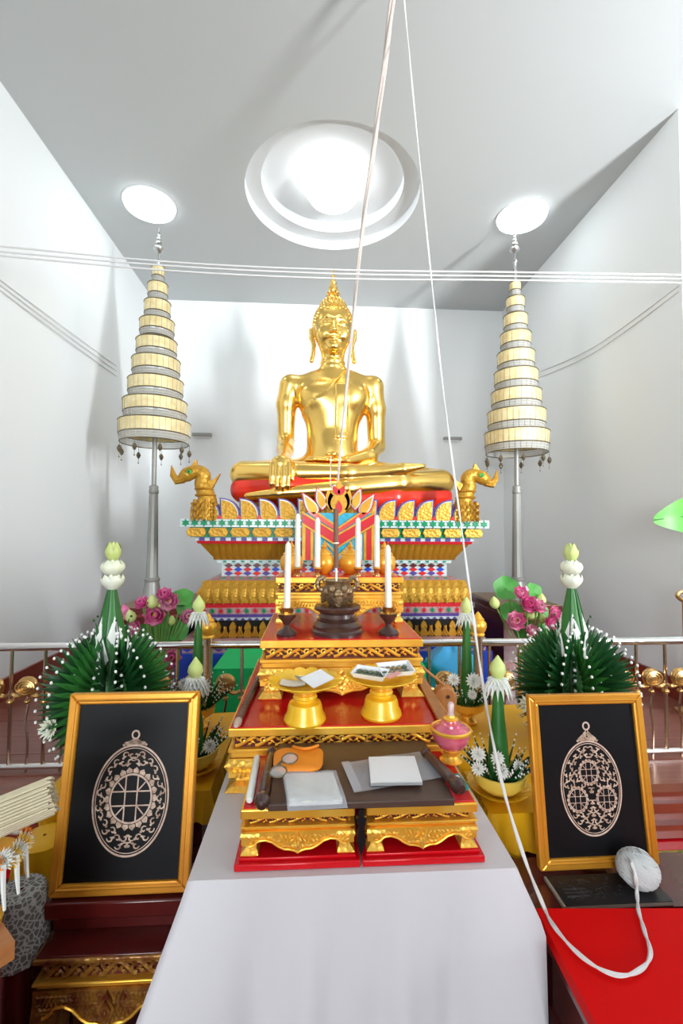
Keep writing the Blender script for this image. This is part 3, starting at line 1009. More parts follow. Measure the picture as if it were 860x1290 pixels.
pprism('side_strip', GOLDQ, [(0.252, -0.09), (0.276, -0.09), (0.276, 0.18), (0.252, 0.16)], -0.038)
pprism('side_strip', WHITEM, [(0.135, -0.09), (0.182, -0.09), (0.182, 0.115), (0.135, 0.085)], -0.037)
pprism('gold_edge', GOLDQ, [(0, -0.07), (0.11, 0.05), (0.11, 0.065), (0, -0.05)], -0.037)


def leaf(w, h, lean, n=8):
    pts = []
    for i in range(n + 1):
        t = i / n
        pts.append((-w * math.sin(PI * t) ** 0.8 * (1 - 0.55 * t) + lean * t * t, h * t))
    for i in range(n - 1, 0, -1):
        t = i / n
        pts.append((w * math.sin(PI * t) ** 0.8 * (1 - 0.55 * t) + lean * t * t, h * t))
    return pts


def off(o, dx, dz):
    return [(x + dx, z + dz) for x, z in o]


for (w, h, lean, dx, dz, y) in ((0.075, 0.20, 0.10, 0.19, 0.235, -0.02), (0.062, 0.19, 0.05, 0.125, 0.285, -0.030)):
    pprism('flame_leaf', REDM, off(leaf(w, h, lean), dx, dz), y)
    pprism('flame_leaf_edge', WHITEM, off(leaf(w * 0.84, h * 0.85, lean * 0.85), dx, dz + 0.012), y - 0.01)
    pprism('flame_leaf_face', GOLDQ, off(leaf(w * 0.62, h * 0.70, lean * 0.7), dx, dz + 0.022), y - 0.018)
pprism('flame_leaf', GOLDQ, off(leaf(0.055, 0.16, 0.03), 0.055, 0.29), -0.04)
pprism('centre_flame', GOLDQ, off(leaf(0.115, 0.27, 0), 0, 0.245), -0.040, mir=False)
pprism('centre_flame', GOLDF, off(leaf(0.085, 0.19, 0), 0, 0.265), -0.050, mir=False)
pprism('centre_flame', REDM, off(leaf(0.035, 0.10, 0), 0, 0.265), -0.060, mir=False)
pprism('top_fan', REDM, off(leaf(0.035, 0.075, 0.035), 0.012, 0.405), -0.055)
pprism('top_fan', GOLDQ, off(leaf(0.02, 0.10, 0.0), 0.0, 0.43), -0.05, mir=False)

# ------------------------------------------------------------------ tiered umbrellas
NETM = mat('pale_netting', (0.66, 0.66, 0.62), 0.7, alpha=0.6)
SKIRTM = mat('grey_wire_mesh', (0.34, 0.33, 0.30), 0.5, 0.5)


def umbrella(pxs, stand_top, label, pole_px):
    """pxs: per tier (yTop, yBottom, half width px, xcentre)"""
    Yd = 4.25
    base = P(pole_px[0], pole_px[1], Yd)
    base.z = stand_top
    t = thing('tiered_umbrella', label, 'umbrella', base, group='nine tiered ceremonial umbrellas beside the statue')

    def Z(y):
        return P(pole_px[0], y, Yd).z - stand_top
    k = Yd / FPX
    MB().lathe([(0.105, 0.0), (0.105, 0.02), (0.085, 0.035), (0.075, 0.10), (0.066, 0.15), (0.062, 0.17), (0.07, 0.18), (0.07, 0.20), (0.055, 0.21)], 12).build('base', GREYPAINT, t)
    zc_ = Z(620)
    MB().lathe([(0.056, 0.20), (0.052, 0.24), (0.040, zc_ - 0.03), (0.036, zc_)], 12).build('lower_pole', GREYPAINT, t, angle=0.3)
    MB().lathe([(0.036, zc_ - 0.02), (0.044, zc_ - 0.01), (0.044, zc_ + 0.015), (0.038, zc_ + 0.03), (0.042, zc_ + 0.045), (0.036, zc_ + 0.06), (0.022, zc_ + 0.065)], 14).build('collar', GREYPAINT, t)
    MB().lathe([(0.022, zc_ + 0.05), (0.022, Z(540)), (0.016, Z(340))], 10).build('upper_pole', GREYPAINT, t)
    for (y0, y1, hw) in pxs:
        z1, z0, r = Z(y0), Z(y1), hw * k
        h = z1 - z0
        sk = 0.055 + 0.015 * min(1, r / 0.3)
        b_ = MB().lathe([(r * 0.985, z0), (r, z1), (r - 0.008, z1), (r * 0.985 - 0.008, z0)], 40)
        b_.f = [q for q in b_.f if len(q) == 4]
        # close the wall
        nn = 40
        b_.f += [(3 * nn + i, 3 * nn + (i + 1) % nn, (i + 1) % nn, i) for i in range(nn)]
        b_.m = [0] * len(b_.f)
        tier = b_.build('tier', RATTAN, t, angle=0.5)
        for zz, rr in ((z1, r), (z0, r * 0.985), (z0 - sk, r * 0.95)):
            ring = [(rr * math.cos(2 * PI * i / 36), rr * math.sin(2 * PI * i / 36), zz) for i in range(37)]
            MB().tube(ring, 0.0055, 5, caps=False).build('rim', DARKTRIM, tier)
        ms = MB()
        nw = max(10, int(2 * PI * r / 0.05))
        for i in range(nw):
            a = 2 * PI * i / nw
            p0 = (r * 0.982 * math.cos(a), r * 0.982 * math.sin(a), z0)
            p1 = (r * 0.95 * math.cos(a), r * 0.95 * math.sin(a), z0 - sk)
            ms.tube([p0, p1], 0.0018, 3, caps=False)
            p2 = ((r - 0.002) * math.cos(a) * 1.006, (r - 0.002) * math.sin(a) * 1.006, z1)
            p3 = (r * 0.985 * 1.006 * math.cos(a), r * 0.985 * 1.006 * math.sin(a), z0)
            ms.tube([p2, p3], 0.0022, 3, caps=False)
        for f_ in (0.35, 0.7):
            ring = [(r * (0.982 - 0.03 * f_) * math.cos(2 * PI * i / 30), r * (0.982 - 0.03 * f_) * math.sin(2 * PI * i / 30), z0 - sk * f_) for i in range(31)]
            ms.tube(ring, 0.002, 3, caps=False)
        nd_ = 32
        dv = [(r * 0.980 * math.cos(2 * PI * i / nd_), r * 0.980 * math.sin(2 * PI * i / nd_), z0 - 0.004) for i in range(nd_)] + [(r * 0.948 * math.cos(2 * PI * i / nd_), r * 0.948 * math.sin(2 * PI * i / nd_), z0 - sk) for i in range(nd_)]
        MB().add(dv, [(i, (i + 1) % nd_, nd_ + (i + 1) % nd_, nd_ + i) for i in range(nd_)]).build('net_skirt', NETM, tier)
        ms.build('mesh_skirt', SKIRTM, tier, kind='stuff')
        sp = MB()
        for i in range(4):
            a = PI / 4 + i * PI / 2
            sp.tube([(0.015 * math.cos(a), 0.015 * math.sin(a), z0), (r * 0.98 * math.cos(a), r * 0.98 * math.sin(a), z0)], 0.005, 4)
        sp.build('spoke', SILVER, tier)
    zt = Z(336)
    zz = Z(283) - zt
    MB().lathe([(0.016, -0.03), (0.016, 0.03), (0.03, 0.05), (0.012, 0.07), (0.012, 0.13 * zz / 0.42), (0.042, 0.15), (0.05, 0.17), (0.035, 0.19), (0.018, 0.20), (0.032, 0.215), (0.026, 0.235),
                (0.015, 0.245), (0.024, 0.26), (0.012, 0.28), (0.017, 0.295), (0.008, 0.31), (0.011, 0.325), (0.004, 0.34), (0.0, zz)], 12, (0, 0, zt)).build('finial', SILVER, t)
    # pendants under the lowest tier
    r = pxs[-1][2] * k * 0.97
    z0 = Z(pxs[-1][1]) - 0.07
    pmesh = MB()
    pmesh.tube([(0, 0, 0), (0, 0, -0.05)], 0.002, 4)
    pmesh.lathe([(0, -0.115), (0.012, -0.105), (0.022, -0.08), (0.012, -0.055), (0, -0.045)], 8)
    pmesh.tube([(0, 0, -0.11), (0, 0, -0.15)], 0.002, 4)
    pmesh.ball((0, 0, -0.155), 0.007, 6, 4)
    pme = pmesh.mesh('pendant', DARKTRIM)
    for i in range(9):
        a = 2 * PI * i / 9 + 0.3
        link('pendant', pme, t, (r * math.cos(a), r * math.sin(a), z0))
    return t


def stand(pts, label):
    (x0, x1), yf, z = pts
    cx, w = (x0 + x1) / 2, x1 - x0
    t = thing('umbrella_stand', label, 'stand', (cx, yf + 0.42, ZP), group='dark red stands under the tiered umbrellas')
    h = z - ZP
    bevel(MB().box((0, 0, h - 0.025), (w, 0.84, 0.05)).build('top', MAROON, t), 0.006)
    MB().box((0, 0, h - 0.065), (w - 0.06, 0.78, 0.03)).build('moulding', MAHOGTRIM, t)
    MB().box((0, 0, (h - 0.08) / 2), (w - 0.12, 0.72, h - 0.08)).build('body', MAROON, t)
    MB().box((0, 0, 0.03), (w - 0.08, 0.76, 0.06)).build('plinth', MAHOGTRIM, t)
    MB().box((0.0, 0.0, h + 0.003), (w - 0.03, 0.8, 0.006)).build('mat', BRONZE, t)


uz = P(629, 764, 3.88).z
stand(((P(629, 764, 3.88).x, P(709, 761, 3.88).x), 3.88, uz), 'dark red box stand under the umbrella by the right wall')
uzl = P(145, 757, 3.88).z
stand(((P(143, 757, 3.88).x, P(240, 757, 3.88).x), 3.88, uz), 'dark red box stand under the umbrella by the left wall')
umbrella([(337, 349, 7.3), (359, 372, 11.8), (382, 396, 15.5), (406, 419, 20.5), (431, 445, 24), (455, 470, 28.3), (481, 496, 32.5), (507, 522, 37.5), (533, 549, 42)],
         uz + 0.006, 'pale gold nine tiered umbrella standing nearer the plain left wall', (191, 748))
umbrella([(357, 367, 7.0), (377, 389, 11.5), (399, 413, 14.8), (422, 436, 19), (446, 461, 23), (470, 485, 27), (495, 510, 31), (520, 536, 36), (546, 562, 40)],
         uz + 0.006, 'pale gold nine tiered umbrella standing nearer the banana leaf on the right', (652, 742))

# ------------------------------------------------------------------ altar railing on the platform edge
YR = 2.40
rail = thing('altar_railing', 'low polished steel altar railing with gilt scrolls across the platform', 'railing', (0, YR, ZP))
zt = P(430, 811, YR).z - ZP
zb = P(820, 946, YR).z - ZP
X0r, X1r = XL + 0.03, 2.6
MB().tube([(X0r, 0, zt), (X1r, 0, zt)], 0.020, 14).build('top_rail', STEEL, rail)
MB().tube([(X0r, 0, zb), (X1r, 0, zb)], 0.014, 12).build('bottom_rail', STEEL, rail)
bar_me = MB().tube([(0, 0, zb), (0, 0, zt)], 0.009, 8).mesh('bar', BRASSTEEL)
knob_me = MB().ball((0, 0, 0), (0.02, 0.02, 0.015), 10, 6).mesh('bar_knob', BRASS)


def ornament():
    mb = MB()
    # scrolled cup with a swirling crown and two side wings
    mb.lathe([(0.0, -0.02), (0.03, -0.015), (0.048, 0.01), (0.052, 0.035), (0.044, 0.06), (0.025, 0.075), (0.0, 0.08)], 12, sy=0.45)
    for r in (0.044, 0.030, 0.016):
        mb.tube([(r * math.cos(a), -0.024 + 0.006 * (0.044 - r) / 0.03, 0.03 + r * 0.8 * math.sin(a)) for a in [i * PI / 7 for i in range(15)]], 0.006, 5)
    for s in (-1, 1):
        mb.tube(smooth_path([(s * 0.02, 0, -0.01), (s * 0.05, 0, -0.02), (s * 0.078, 0, -0.005), (s * 0.075, 0, 0.012)], 4), [0.012] * 4 + [0.010] * 4 + [0.007] * 4 + [0.004], 6)
    return mb


or_me = ornament().mesh('gilt_ornament', BRASS)
cv_me = MB().tube(smooth_path([(0, 0, 0.0), (0.004, 0, -0.06), (-0.006, 0, -0.14), (0.006, 0, -0.24), (0.0, 0, zb - 0.42 + 0.0)], 5), 0.0065, 6).mesh('curved_bar', BRASSTEEL)
xp = [P(262, 790, YR).x, P(602, 805, YR).x]
step = 0.163
x38 = P(838, 860, YR).x
zo = P(818, 853, YR).z - ZP
for i in range(-1, 28):
    x = x38 - step * i
    if x < X0r or x > X1r:
        continue
    if min(abs(x - q) for q in xp) > 0.03:
        b_ = link('bar', bar_me, rail, (x, 0, 0))
        link('bar_knob', knob_me, b_, (0, 0, zo - 0.075))
    xo = x - step / 2
    if xo > X0r + 0.05 and min(abs(xo - q) for q in xp) > 0.05:
        o_ = link('gilt_ornament', or_me, rail, (xo, 0, zo - 0.03))
        link('curved_bar', MB().tube(smooth_path([(0, 0, -0.02), (0.004, 0, -0.1), (-0.006, 0, -0.18), (0.007, 0, -0.27), (0.0, 0, zb - zo + 0.03)], 5), 0.0065, 6).mesh('curved_bar', BRASSTEEL) if i < -50 else cv_me, o_, (0, 0, 0.0))
        link('bar_knob', knob_me, o_, (0, 0, -0.045), scale=(0.8, 0.8, 0.8))
for q in xp:
    po = MB().lathe([(0.032, 0), (0.032, 0.02), (0.026, 0.03), (0.026, zt + 0.04)], 14, (q, 0, 0)).build('post', BRASSTEEL, rail)
    MB().lathe([(0.030, 0.0), (0.036, 0.008), (0.030, 0.018), (0.038, 0.028), (0.045, 0.05), (0.043, 0.07), (0.03, 0.085), (0.033, 0.09), (0.022, 0.10), (0.02, 0.105), (0.01, 0.12), (0, 0.13)], 16, (q, 0, zt + 0.035)).build('post_finial', GOLDP, po)

# ------------------------------------------------------------------ cloth-covered low bench just behind the railing
def draped(name, label, x0, x1, y0, y1, z0, z1, m, cat='tablecloth', wob=0.006):
    t = thing(name, label, cat, ((x0 + x1) / 2, (y0 + y1) / 2, z0))
    w, d, h = x1 - x0, y1 - y0, z1 - z0
    top = MB().grid(lambda u, v: ((u - 0.5) * w, (v - 0.5) * d, h + wob * 0.4 * math.sin(9 * u) * math.sin(7 * v)), 16, 10)
    top.build('top_cloth', m, t)
    per = [(-w / 2, -d / 2), (w / 2, -d / 2), (w / 2, d / 2), (-w / 2, d / 2)]

    def skirt(u, v):
        s = u * 4
        i = int(s) % 4
        a, b_ = per[i], per[(i + 1) % 4]
        f_ = s - int(s)
        x, y = a[0] + (b_[0] - a[0]) * f_, a[1] + (b_[1] - a[1]) * f_
        nx, ny = ((0, -1), (1, 0), (0, 1), (-1, 0))[i]
        o = (wob * 2.2 * math.sin(f_ * 30 + i) + 0.012) * v
        return (x + nx * o, y + ny * o, h * (1 - v) + 0.002)
    MB().grid(skirt, 96, 6, wrap=True).build('skirt', m, t)
    return t


ta = P(268, 843, 2.76)
draped('green_bench_cover', 'bright green cloth over a low bench behind the steel railing', ta.x, P(536, 843, 2.76).x, 2.76, 3.25, ZP, ta.z, GREENCLOTH, 'cloth')
bmb = MB()
xb0, xb1 = P(540, 843, 2.76).x + 0.075, P(604, 843, 2.76).x + 0.03
bl = thing('blue_bundle', 'crumpled sky blue cloth bundle beside the green bench cover', 'cloth', ((xb0 + xb1) / 2, 3.0, ZP))
MB().grid(lambda u, v: ((0.17 - 0.02 * math.sin(5 * v * PI)) * math.cos(2 * PI * u) * (1 - v ** 6 * 0.98) * (1 + 0.06 * math.sin(9 * 2 * PI * u * 1)), 0.2 * math.sin(2 * PI * u) * (1 - v ** 6 * 0.98), 0.47 * v ** 0.8 + 0.012 * math.sin(8 * PI * u)), 48, 16, wrap=True).build('cloth', BLUECLOTH, bl)


# ------------------------------------------------------------------ carved gilt altar tables
def apron_low(u, foot=0.15):
    """lower edge of a carved apron, 0 at the top of the feet .. 1 at the top; u in -1..1"""
    a = abs(u)
    return interp(a, [(0.0, -0.12), (0.05, -0.02), (0.14, 0.06), (0.24, 0.08), (0.34, 0.22), (0.46, 0.48), (0.58, 0.60), (0.70, 0.56), (0.78, 0.34), (0.84, 0.28), (1.0, 0.28)])


def apron_mesh(W, zt, zb, th=0.012, n=60):
    mb = MB()
    vs_, fs = [], []
    for i in range(n + 1):
        u = -1 + 2 * i / n
        x = u * W / 2
        zl = zb + (zt - zb) * apron_low(u)
        vs_ += [(x, 0, zl), (x, 0, zt), (x, th, zl), (x, th, zt)]
    for i in range(n):
        a, b_ = 4 * i, 4 * i + 4
        fs += [(a, b_, b_ + 1, a + 1), (a + 2, a + 3, b_ + 3, b_ + 2), (a, a + 2, b_ + 2, b_), (a + 1, b_ + 1, b_ + 3, a + 3)]
    fs += [(0, 1, 3, 2), (4 * n, 4 * n + 2, 4 * n + 3, 4 * n + 1)]
    return mb.add(vs_, fs)


def leaf_carving(W, zt, zb, s):
    """leafy relief following the apron, as many little raised leaves"""
    mb = MB()
    rows = max(3, int((zt - zb) / s * 1.1))
    cols = int(W / s * 1.15)
    for j in range(rows):
        for i in range(cols):
            u = -0.97 + 1.94 * (i + 0.5 * (j % 2)) / cols
            zz = zb + (zt - zb) * (0.10 + 0.86 * (j + 0.5) / rows)
            zl = zb + (zt - zb) * apron_low(u)
            if zz < zl + s * 0.35 or abs(u) < 0.075:
                continue
            a = math.atan2(0.5 + 0.5 * math.sin(u * 14), -u) + 0.9 * math.sin(7 * u + j * 1.7)
            M = Matrix.Translation((u * W / 2, -0.001, zz)) @ Matrix.Rotation(-a, 4, 'Y')
            l, w = s * 0.62, s * 0.30
            mb.add([(-l, 0, 0), (-l * 0.2, 0, w), (l, 0, 0), (-l * 0.2, 0, -w), (-l * 0.1, -s * 0.34, 0), (l * 0.55, -s * 0.2, 0)],
                   [(0, 4, 1), (1, 4, 5), (1, 5, 2), (0, 3, 4), (3, 5, 4), (3, 2, 5)], M)
    return mb


def scroll_mesh(w, h):
    """one S-shaped vine with a curled end and a leaf, for the pierced friezes"""
    mb = MB()
    pts = [(-w / 2 + w * t, -0.003, -h * 0.32 * math.cos(PI * t)) for t in [i / 8 for i in range(9)]]
    mb.tube(pts, h * 0.13, 5)
    c = (-w * 0.12, h * 0.10)
    mb.tube([(c[0] + h * (0.26 - 0.018 * k) * math.cos(0.6 + k * 0.62), -0.004, c[1] + h * (0.26 - 0.018 * k) * math.sin(0.6 + k * 0.62)) for k in range(11)], [h * 0.095] * 9 + [h * 0.08, h * 0.05], 5)
    for (x, z, a) in ((w * 0.20, -h * 0.22, 0.5), (w * 0.34, -h * 0.02, -0.5), (-w * 0.36, h * 0.14, 2.4)):
        M = Matrix.Translation((x, -0.004, z)) @ Matrix.Rotation(-a, 4, 'Y')
        l = h * 0.30
        mb.add([(-l * 0.6, 0, 0), (0, 0, l * 0.4), (l, 0, 0), (0, 0, -l * 0.4), (0, -0.005, 0)], [(0, 4, 1), (1, 4, 2), (0, 3, 4), (3, 2, 4)], M)
    return mb


def leg_mesh(w, h, out):
    """square cabriole leg, bulging at the knee and flaring into a foot"""
    mb = MB()
    secs = [(h, 1.0, 0.0), (h * 0.82, 1.12, out * 0.7), (h * 0.62, 0.94, out * 0.5), (h * 0.40, 0.66, 0.0), (h * 0.25, 0.66, 0.0), (h * 0.16, 0.86, out * 0.4), (h * 0.04, 1.0, out), (0.0, 0.95, out * 0.8)]
    vs_, fs = [], []
    for z, k, o in secs:
        q = w * k / 2
        vs_ += [(-q - o, -q - o, z), (q - o * 0.3, -q - o, z), (q, q, z), (-q - o, q - o * 0.3, z)]
    for j in range(len(secs) - 1):
        for i in range(4):
            k = (i + 1) % 4
            fs.append((4 * j + i, 4 * j + k, 4 * j + 4 + k, 4 * j + 4 + i))
    fs += [(0, 1, 2, 3), tuple(4 * (len(secs) - 1) + i for i in range(4))[::-1]]
    return mb.add(vs_, fs)


def mu_table(label, cx, yf, z0, W, D, H, fr, nscroll, base=0.0, gm=None, group=None, straight=False, top_m=None):
    """fr: heights of rim, frieze, moulding as fractions of the height above the base board"""
    gold = gm or GOLDP
    carved = GOLDC if gm is None else gm
    t = thing('altar_table', label, 'table', (cx, yf + D / 2, z0), group=group)
    Hb = H - base
    if base:
        bevel(MB().box((0, 0, base * 0.35), (W + 0.022, D + 0.03, base * 0.7)).build('base_board', RED, t), 0.003)
        bevel(MB().box((0, 0, base * 0.85), (W + 0.004, D + 0.01, base * 0.3)).build('base_moulding', RED, t), 0.002)
    h1, h2, h3 = (Hb * f_ for f_ in fr)
    zr = H - h1
    zf = zr - h2
    zm = zf - h3
    # red lacquered top inside a gilt rim
    bevel(MB().box((0, 0, H - 0.004), (W - 0.010, D - 0.010, 0.010)).build('table_top', top_m or RED, t), 0.002)
    rim = MB()
    for (x, y, sx, sy) in ((0, -D / 2 + 0.006, W, 0.012), (0, D / 2 - 0.006, W, 0.012), (-W / 2 + 0.006, 0, 0.012, D - 0.0241), (W / 2 - 0.006, 0, 0.012, D - 0.0241)):
        rim.box((x, y, H - h1 / 2 - 0.0015), (sx, sy, h1))
    bevel(rim.build('gilt_rim', gold, t, smooth=False), 0.003)
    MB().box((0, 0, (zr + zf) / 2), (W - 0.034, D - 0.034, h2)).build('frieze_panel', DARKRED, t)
    sw = (W - 0.04) / nscroll
    sm_ = scroll_mesh(sw, h2).mesh('frieze_scroll', gold)
    for i in range(nscroll):
        link('frieze_scroll', sm_, t, (-W / 2 + 0.02 + sw * (i + 0.5), -D / 2 + 0.014, (zr + zf) / 2), scale=(1 if i < nscroll / 2 else -1, 1, 1))
    ns2 = max(2, int((D - 0.04) / sw))
    for i in range(ns2):
        for s in (-1, 1):
            link('frieze_scroll', sm_, t, (s * (W / 2 - 0.014), -D / 2 + 0.02 + (D - 0.04) * (i + 0.5) / ns2, (zr + zf) / 2), (0, 0, s * PI / 2))
    for (z, e, hh) in ((zf - h3 * 0.2, 0.010, h3 * 0.4), (zf - h3 * 0.7, -0.002, h3 * 0.6)):
        bevel(MB().box((0, 0, z), (W - 0.012 + 2 * e * 0.6, D - 0.012 + 2 * e * 0.6, hh)).build('moulding', GOLDP if straight else gold, t), 0.0025)
    hl = zm - base
    zb = base + (hl * 0.22 if not straight else hl * 0.845)
    am = apron_mesh(W - 0.006, zm, zb).mesh('apron', gold, angle=0.5)
    lm = leaf_carving(W - 0.02, zm - 0.003, zb, max(0.011, (zm - zb) * (0.20 if not straight else 0.15))).mesh('leaf_carving', carved)
    ed = MB()
    pts = []
    for i in range(61):
        u = -0.86 + 1.72 * i / 60
        pts.append((u * (W - 0.006) / 2, -0.003, zb + (zm - zb) * apron_low(u)))
    ed.tube(pts, max(0.0025, (zm - zb) * 0.045), 6)
    em = ed.mesh('apron_lip', GOLDP if straight else gold)
    s_ = (zm - zb)
    med = MB()
    med.prism([(0, s_ * 0.98), (s_ * 0.26, s_ * 0.5), (0, -s_ * 0.14), (-s_ * 0.26, s_ * 0.5)], -0.008, 0.0)
    med.prism([(0, s_ * 0.80), (s_ * 0.16, s_ * 0.5), (0, s_ * 0.08), (-s_ * 0.16, s_ * 0.5)], -0.012, -0.006)
    med.ball((0, -0.012, s_ * 0.45), (s_ * 0.07, 0.006, s_ * 0.12), 8, 5)
    dm_ = med.mesh('medallion', carved, smooth=False)
    for rz, yy in ((0, -D / 2 + 0.002), (PI, D / 2 - 0.002)):
        M = Matrix.Rotation(rz, 3, 'Z')
        p = M @ Vector((0, -abs(yy), 0))
        a_ = link('apron', am, t, p, (0, 0, rz))
        if rz == 0:
            l_ = link('leaf_carving', lm, a_)
            l_['kind'] = 'stuff'
            link('apron_lip', em, a_)
            link('medallion', dm_, a_, (0, 0, zb))
    am2 = apron_mesh(D - 0.006, zm, zb).mesh('apron', gold, angle=0.5)
    lm2 = leaf_carving(D - 0.02, zm - 0.003, zb, max(0.013, (zm - zb) * 0.22)).mesh('leaf_carving', carved)
    for s in (-1, 1):
        a_ = link('apron', am2, t, (s * (W / 2 - 0.002), 0, 0), (0, 0, s * PI / 2))
        l_ = link('leaf_carving', lm2, a_)
        l_['kind'] = 'stuff'
    lw = min(W, D) * 0.15 if not straight else 0.05
    lgm = leg_mesh(lw, hl, lw * 0.10).mesh('leg', carved, angle=0.4)
    for ix, (sx, sy) in enumerate(((-1, -1), (1, -1), (1, 1), (-1, 1))):
        link('leg', lgm, t, (sx * (W / 2 - lw / 2 - 0.004), sy * (D / 2 - lw / 2 - 0.004), base), (0, 0, ix * PI / 2))
    return t


# white draped table
ZW = 0.75
wx0, wx1, wy0, wy1 = -0.258, 0.449, 1.012, 2.08
wt = thing('white_table', 'long altar table under a white cloth hanging to the front', 'table', ((wx0 + wx1) / 2, (wy0 + wy1) / 2, 0))
ww, wd = wx1 - wx0, wy1 - wy0
MB().box((0, 0, ZW - 0.02), (ww - 0.01, wd - 0.01, 0.03)).build('table_board', MAROON, wt)
for sx in (-1, 1):
    for sy in (-1, 1):
        MB().box((sx * (ww / 2 - 0.06), sy * (wd / 2 - 0.08), (ZW - 0.035) / 2), (0.045, 0.045, ZW - 0.035), taper=0.8).build('leg', MAROON, wt)
tcl = thing('white_tablecloth', 'white polyester tablecloth falling in soft folds to the front', 'tablecloth', ((wx0 + wx1) / 2, (wy0 + wy1) / 2, 0), group='white cloths')
del tcl['group']
# outline: rounded rectangle; below the edge the cloth flares, most at the corners
per = []
rc = 0.012
NP = 220
L_ = [ww, wd, ww, wd]
tot = sum(L_)
corn = [(-ww / 2, -wd / 2), (ww / 2, -wd / 2), (ww / 2, wd / 2), (-ww / 2, wd / 2)]


def cloth_pt(s):
    s = (s % 1.0) * tot
    for i in range(4):
        if s <= L_[i] or i == 3:
            a, b_ = corn[i], corn[(i + 1) % 4]
            f_ = min(1, s / L_[i])
            n_ = ((0, -1), (1, 0), (0, 1), (-1, 0))[i]
            e = min(f_, 1 - f_) * L_[i]
            return a[0] + (b_[0] - a[0]) * f_, a[1] + (b_[1] - a[1]) * f_, n_, i, f_, e
        s -= L_[i]


def cloth(u, v):
    x, y, n_, i, f_, e = cloth_pt(u)
    d = v * (ZW - 0.06)
    # corner cones: blend of the two normals near corners
    k = math.exp(-(e / (0.075 if i == 0 else 0.038)) ** 2)
    j = (i + 1) % 4 if f_ > 0.5 else (i - 1) % 4
    n2 = ((0, -1), (1, 0), (0, 1), (-1, 0))[j]
    nx = n_[0] + n2[0] * k
    ny = n_[1] + n2[1] * k
    if i == 0:
        fl, cap_ = (0.05 + 0.30 * k, 0.05 + 0.05 * k) if f_ < 0.5 else (0.05 + 0.10 * k, 0.05 + 0.02 * k)
    elif i in (1, 3) and (f_ < 0.5) == (i == 1) and k > 0.02:
        fl, cap_ = (0.02 + 0.33 * k, 0.012 + 0.088 * k) if i == 3 else (0.02 + 0.4 * k, 0.012 + 0.03 * k)
        wk = k
    else:
        fl, cap_, k = 0.01, 0.012, 0
        nx, ny = n_
    wav = 0.016 * math.sin(e * 33 + i * 2.0) + 0.010 * math.sin(e * 15 + 1.3) + 0.005 * math.sin(e * 80)
    o = min(d * fl, cap_) + min(1.0, d / 0.3) * wav * ((1 - k * 0.6) if i == 0 else 0.15) + 0.004
    z = ZW - d if d > 0 else ZW
    drop = 0.004 * (1 - math.exp(-d / 0.01))
    return (x + nx * o, y + ny * o, z + 0.003 - drop)


MB().grid(cloth, NP, 26, wrap=True).build('cloth_skirt', WHITECLOTH, tcl, angle=3.0)
MB().grid(lambda u, v: ((u - 0.5) * (ww + 0.008), (v - 0.5) * (wd + 0.008), ZW + 0.003 + 0.0012 * math.sin(14 * u) * math.sin(9 * v)), 20, 20).build('cloth_top', WHITECLOTH, tcl)
cr = MB()
ZT = ZW + 0.004

# two small carved tray tables at the front
tl = G(292, 1110, ZW).x
tr = G(613, 1093, ZW).x
tw_ = (tr - tl) / 2
HT = 0.124
yt = wy0 + 0.028
GRP = 'stepped set of carved gilt altar tables'
mu_table('small carved gilt tray table with a white candle on its red top', tl + tw_ / 2 - 0.001, yt, ZT, tw_ - 0.024, 0.245, HT, (0.21, 0.17, 0.12), 5, base=0.022, group=GRP)
mu_table('small carved gilt tray table with a green box on its red top', tr - tw_ / 2 + 0.001, yt, ZT, tw_ - 0.024, 0.245, HT, (0.21, 0.17, 0.12), 5, base=0.022, group=GRP)
ZTR = ZT + HT + 0.001
# the dark carved key between the two tray tables
kx = tl + tw_
kb = MB().prism([(-0.006, 0.10), (0.006, 0.10), (0.006, 0.085), (0.012, 0.08), (0.006, 0.06), (0.010, 0.03), (0, 0.0), (-0.010, 0.03), (-0.006, 0.06), (-0.012, 0.08), (-0.006, 0.085)], -0.01, 0.0)
tag(kb.build('carved_spacer', BLACK, loc=(kx, yt - 0.002, ZT + 0.023), smooth=False), 'black carved spacer in the gap between both gilt tray tables', 'spacer')

# tier two
y2 = 1.325
a2, b2 = P(287, 918, y2), P(575, 912, y2)
Z2 = (a2.z + b2.z) / 2
W2, cx2 = b2.x - a2.x, (a2.x + b2.x) / 2
mu_table('wide gilt altar table carrying the two yellow pedestal dishes', cx2, y2, ZT, W2, 0.70, Z2 - ZT, (0.13, 0.20, 0.15), 11, group=GRP)
Z2 += 0.001
y3 = G(430, 880, Z2).y
a3, b3 = P(327, 806, y3), P(533, 806, y3)
Z3 = (a3.z + b3.z) / 2
W3, cx3 = b3.x - a3.x, (a3.x + b3.x) / 2
mu_table('gilt altar table below the dark bronze incense burner', cx3, y3, Z2, W3, 2.02 - y3, Z3 - Z2, (0.13, 0.20, 0.15), 9, group=GRP)
Z3 += 0.001
y4 = G(430, 785, Z3).y
a4_, b4_ = P(347, 727, y4), P(508, 727, y4)
Z4 = (a4_.z + b4_.z) / 2
W4, cx4 = b4_.x - a4_.x, (a4_.x + b4_.x) / 2
mu_table('topmost gilt altar table with four white candles on it', cx4, y4, Z3, W4, 2.0 - y4, Z4 - Z3, (0.13, 0.20, 0.15), 8, group=GRP)
Z4 += 0.001

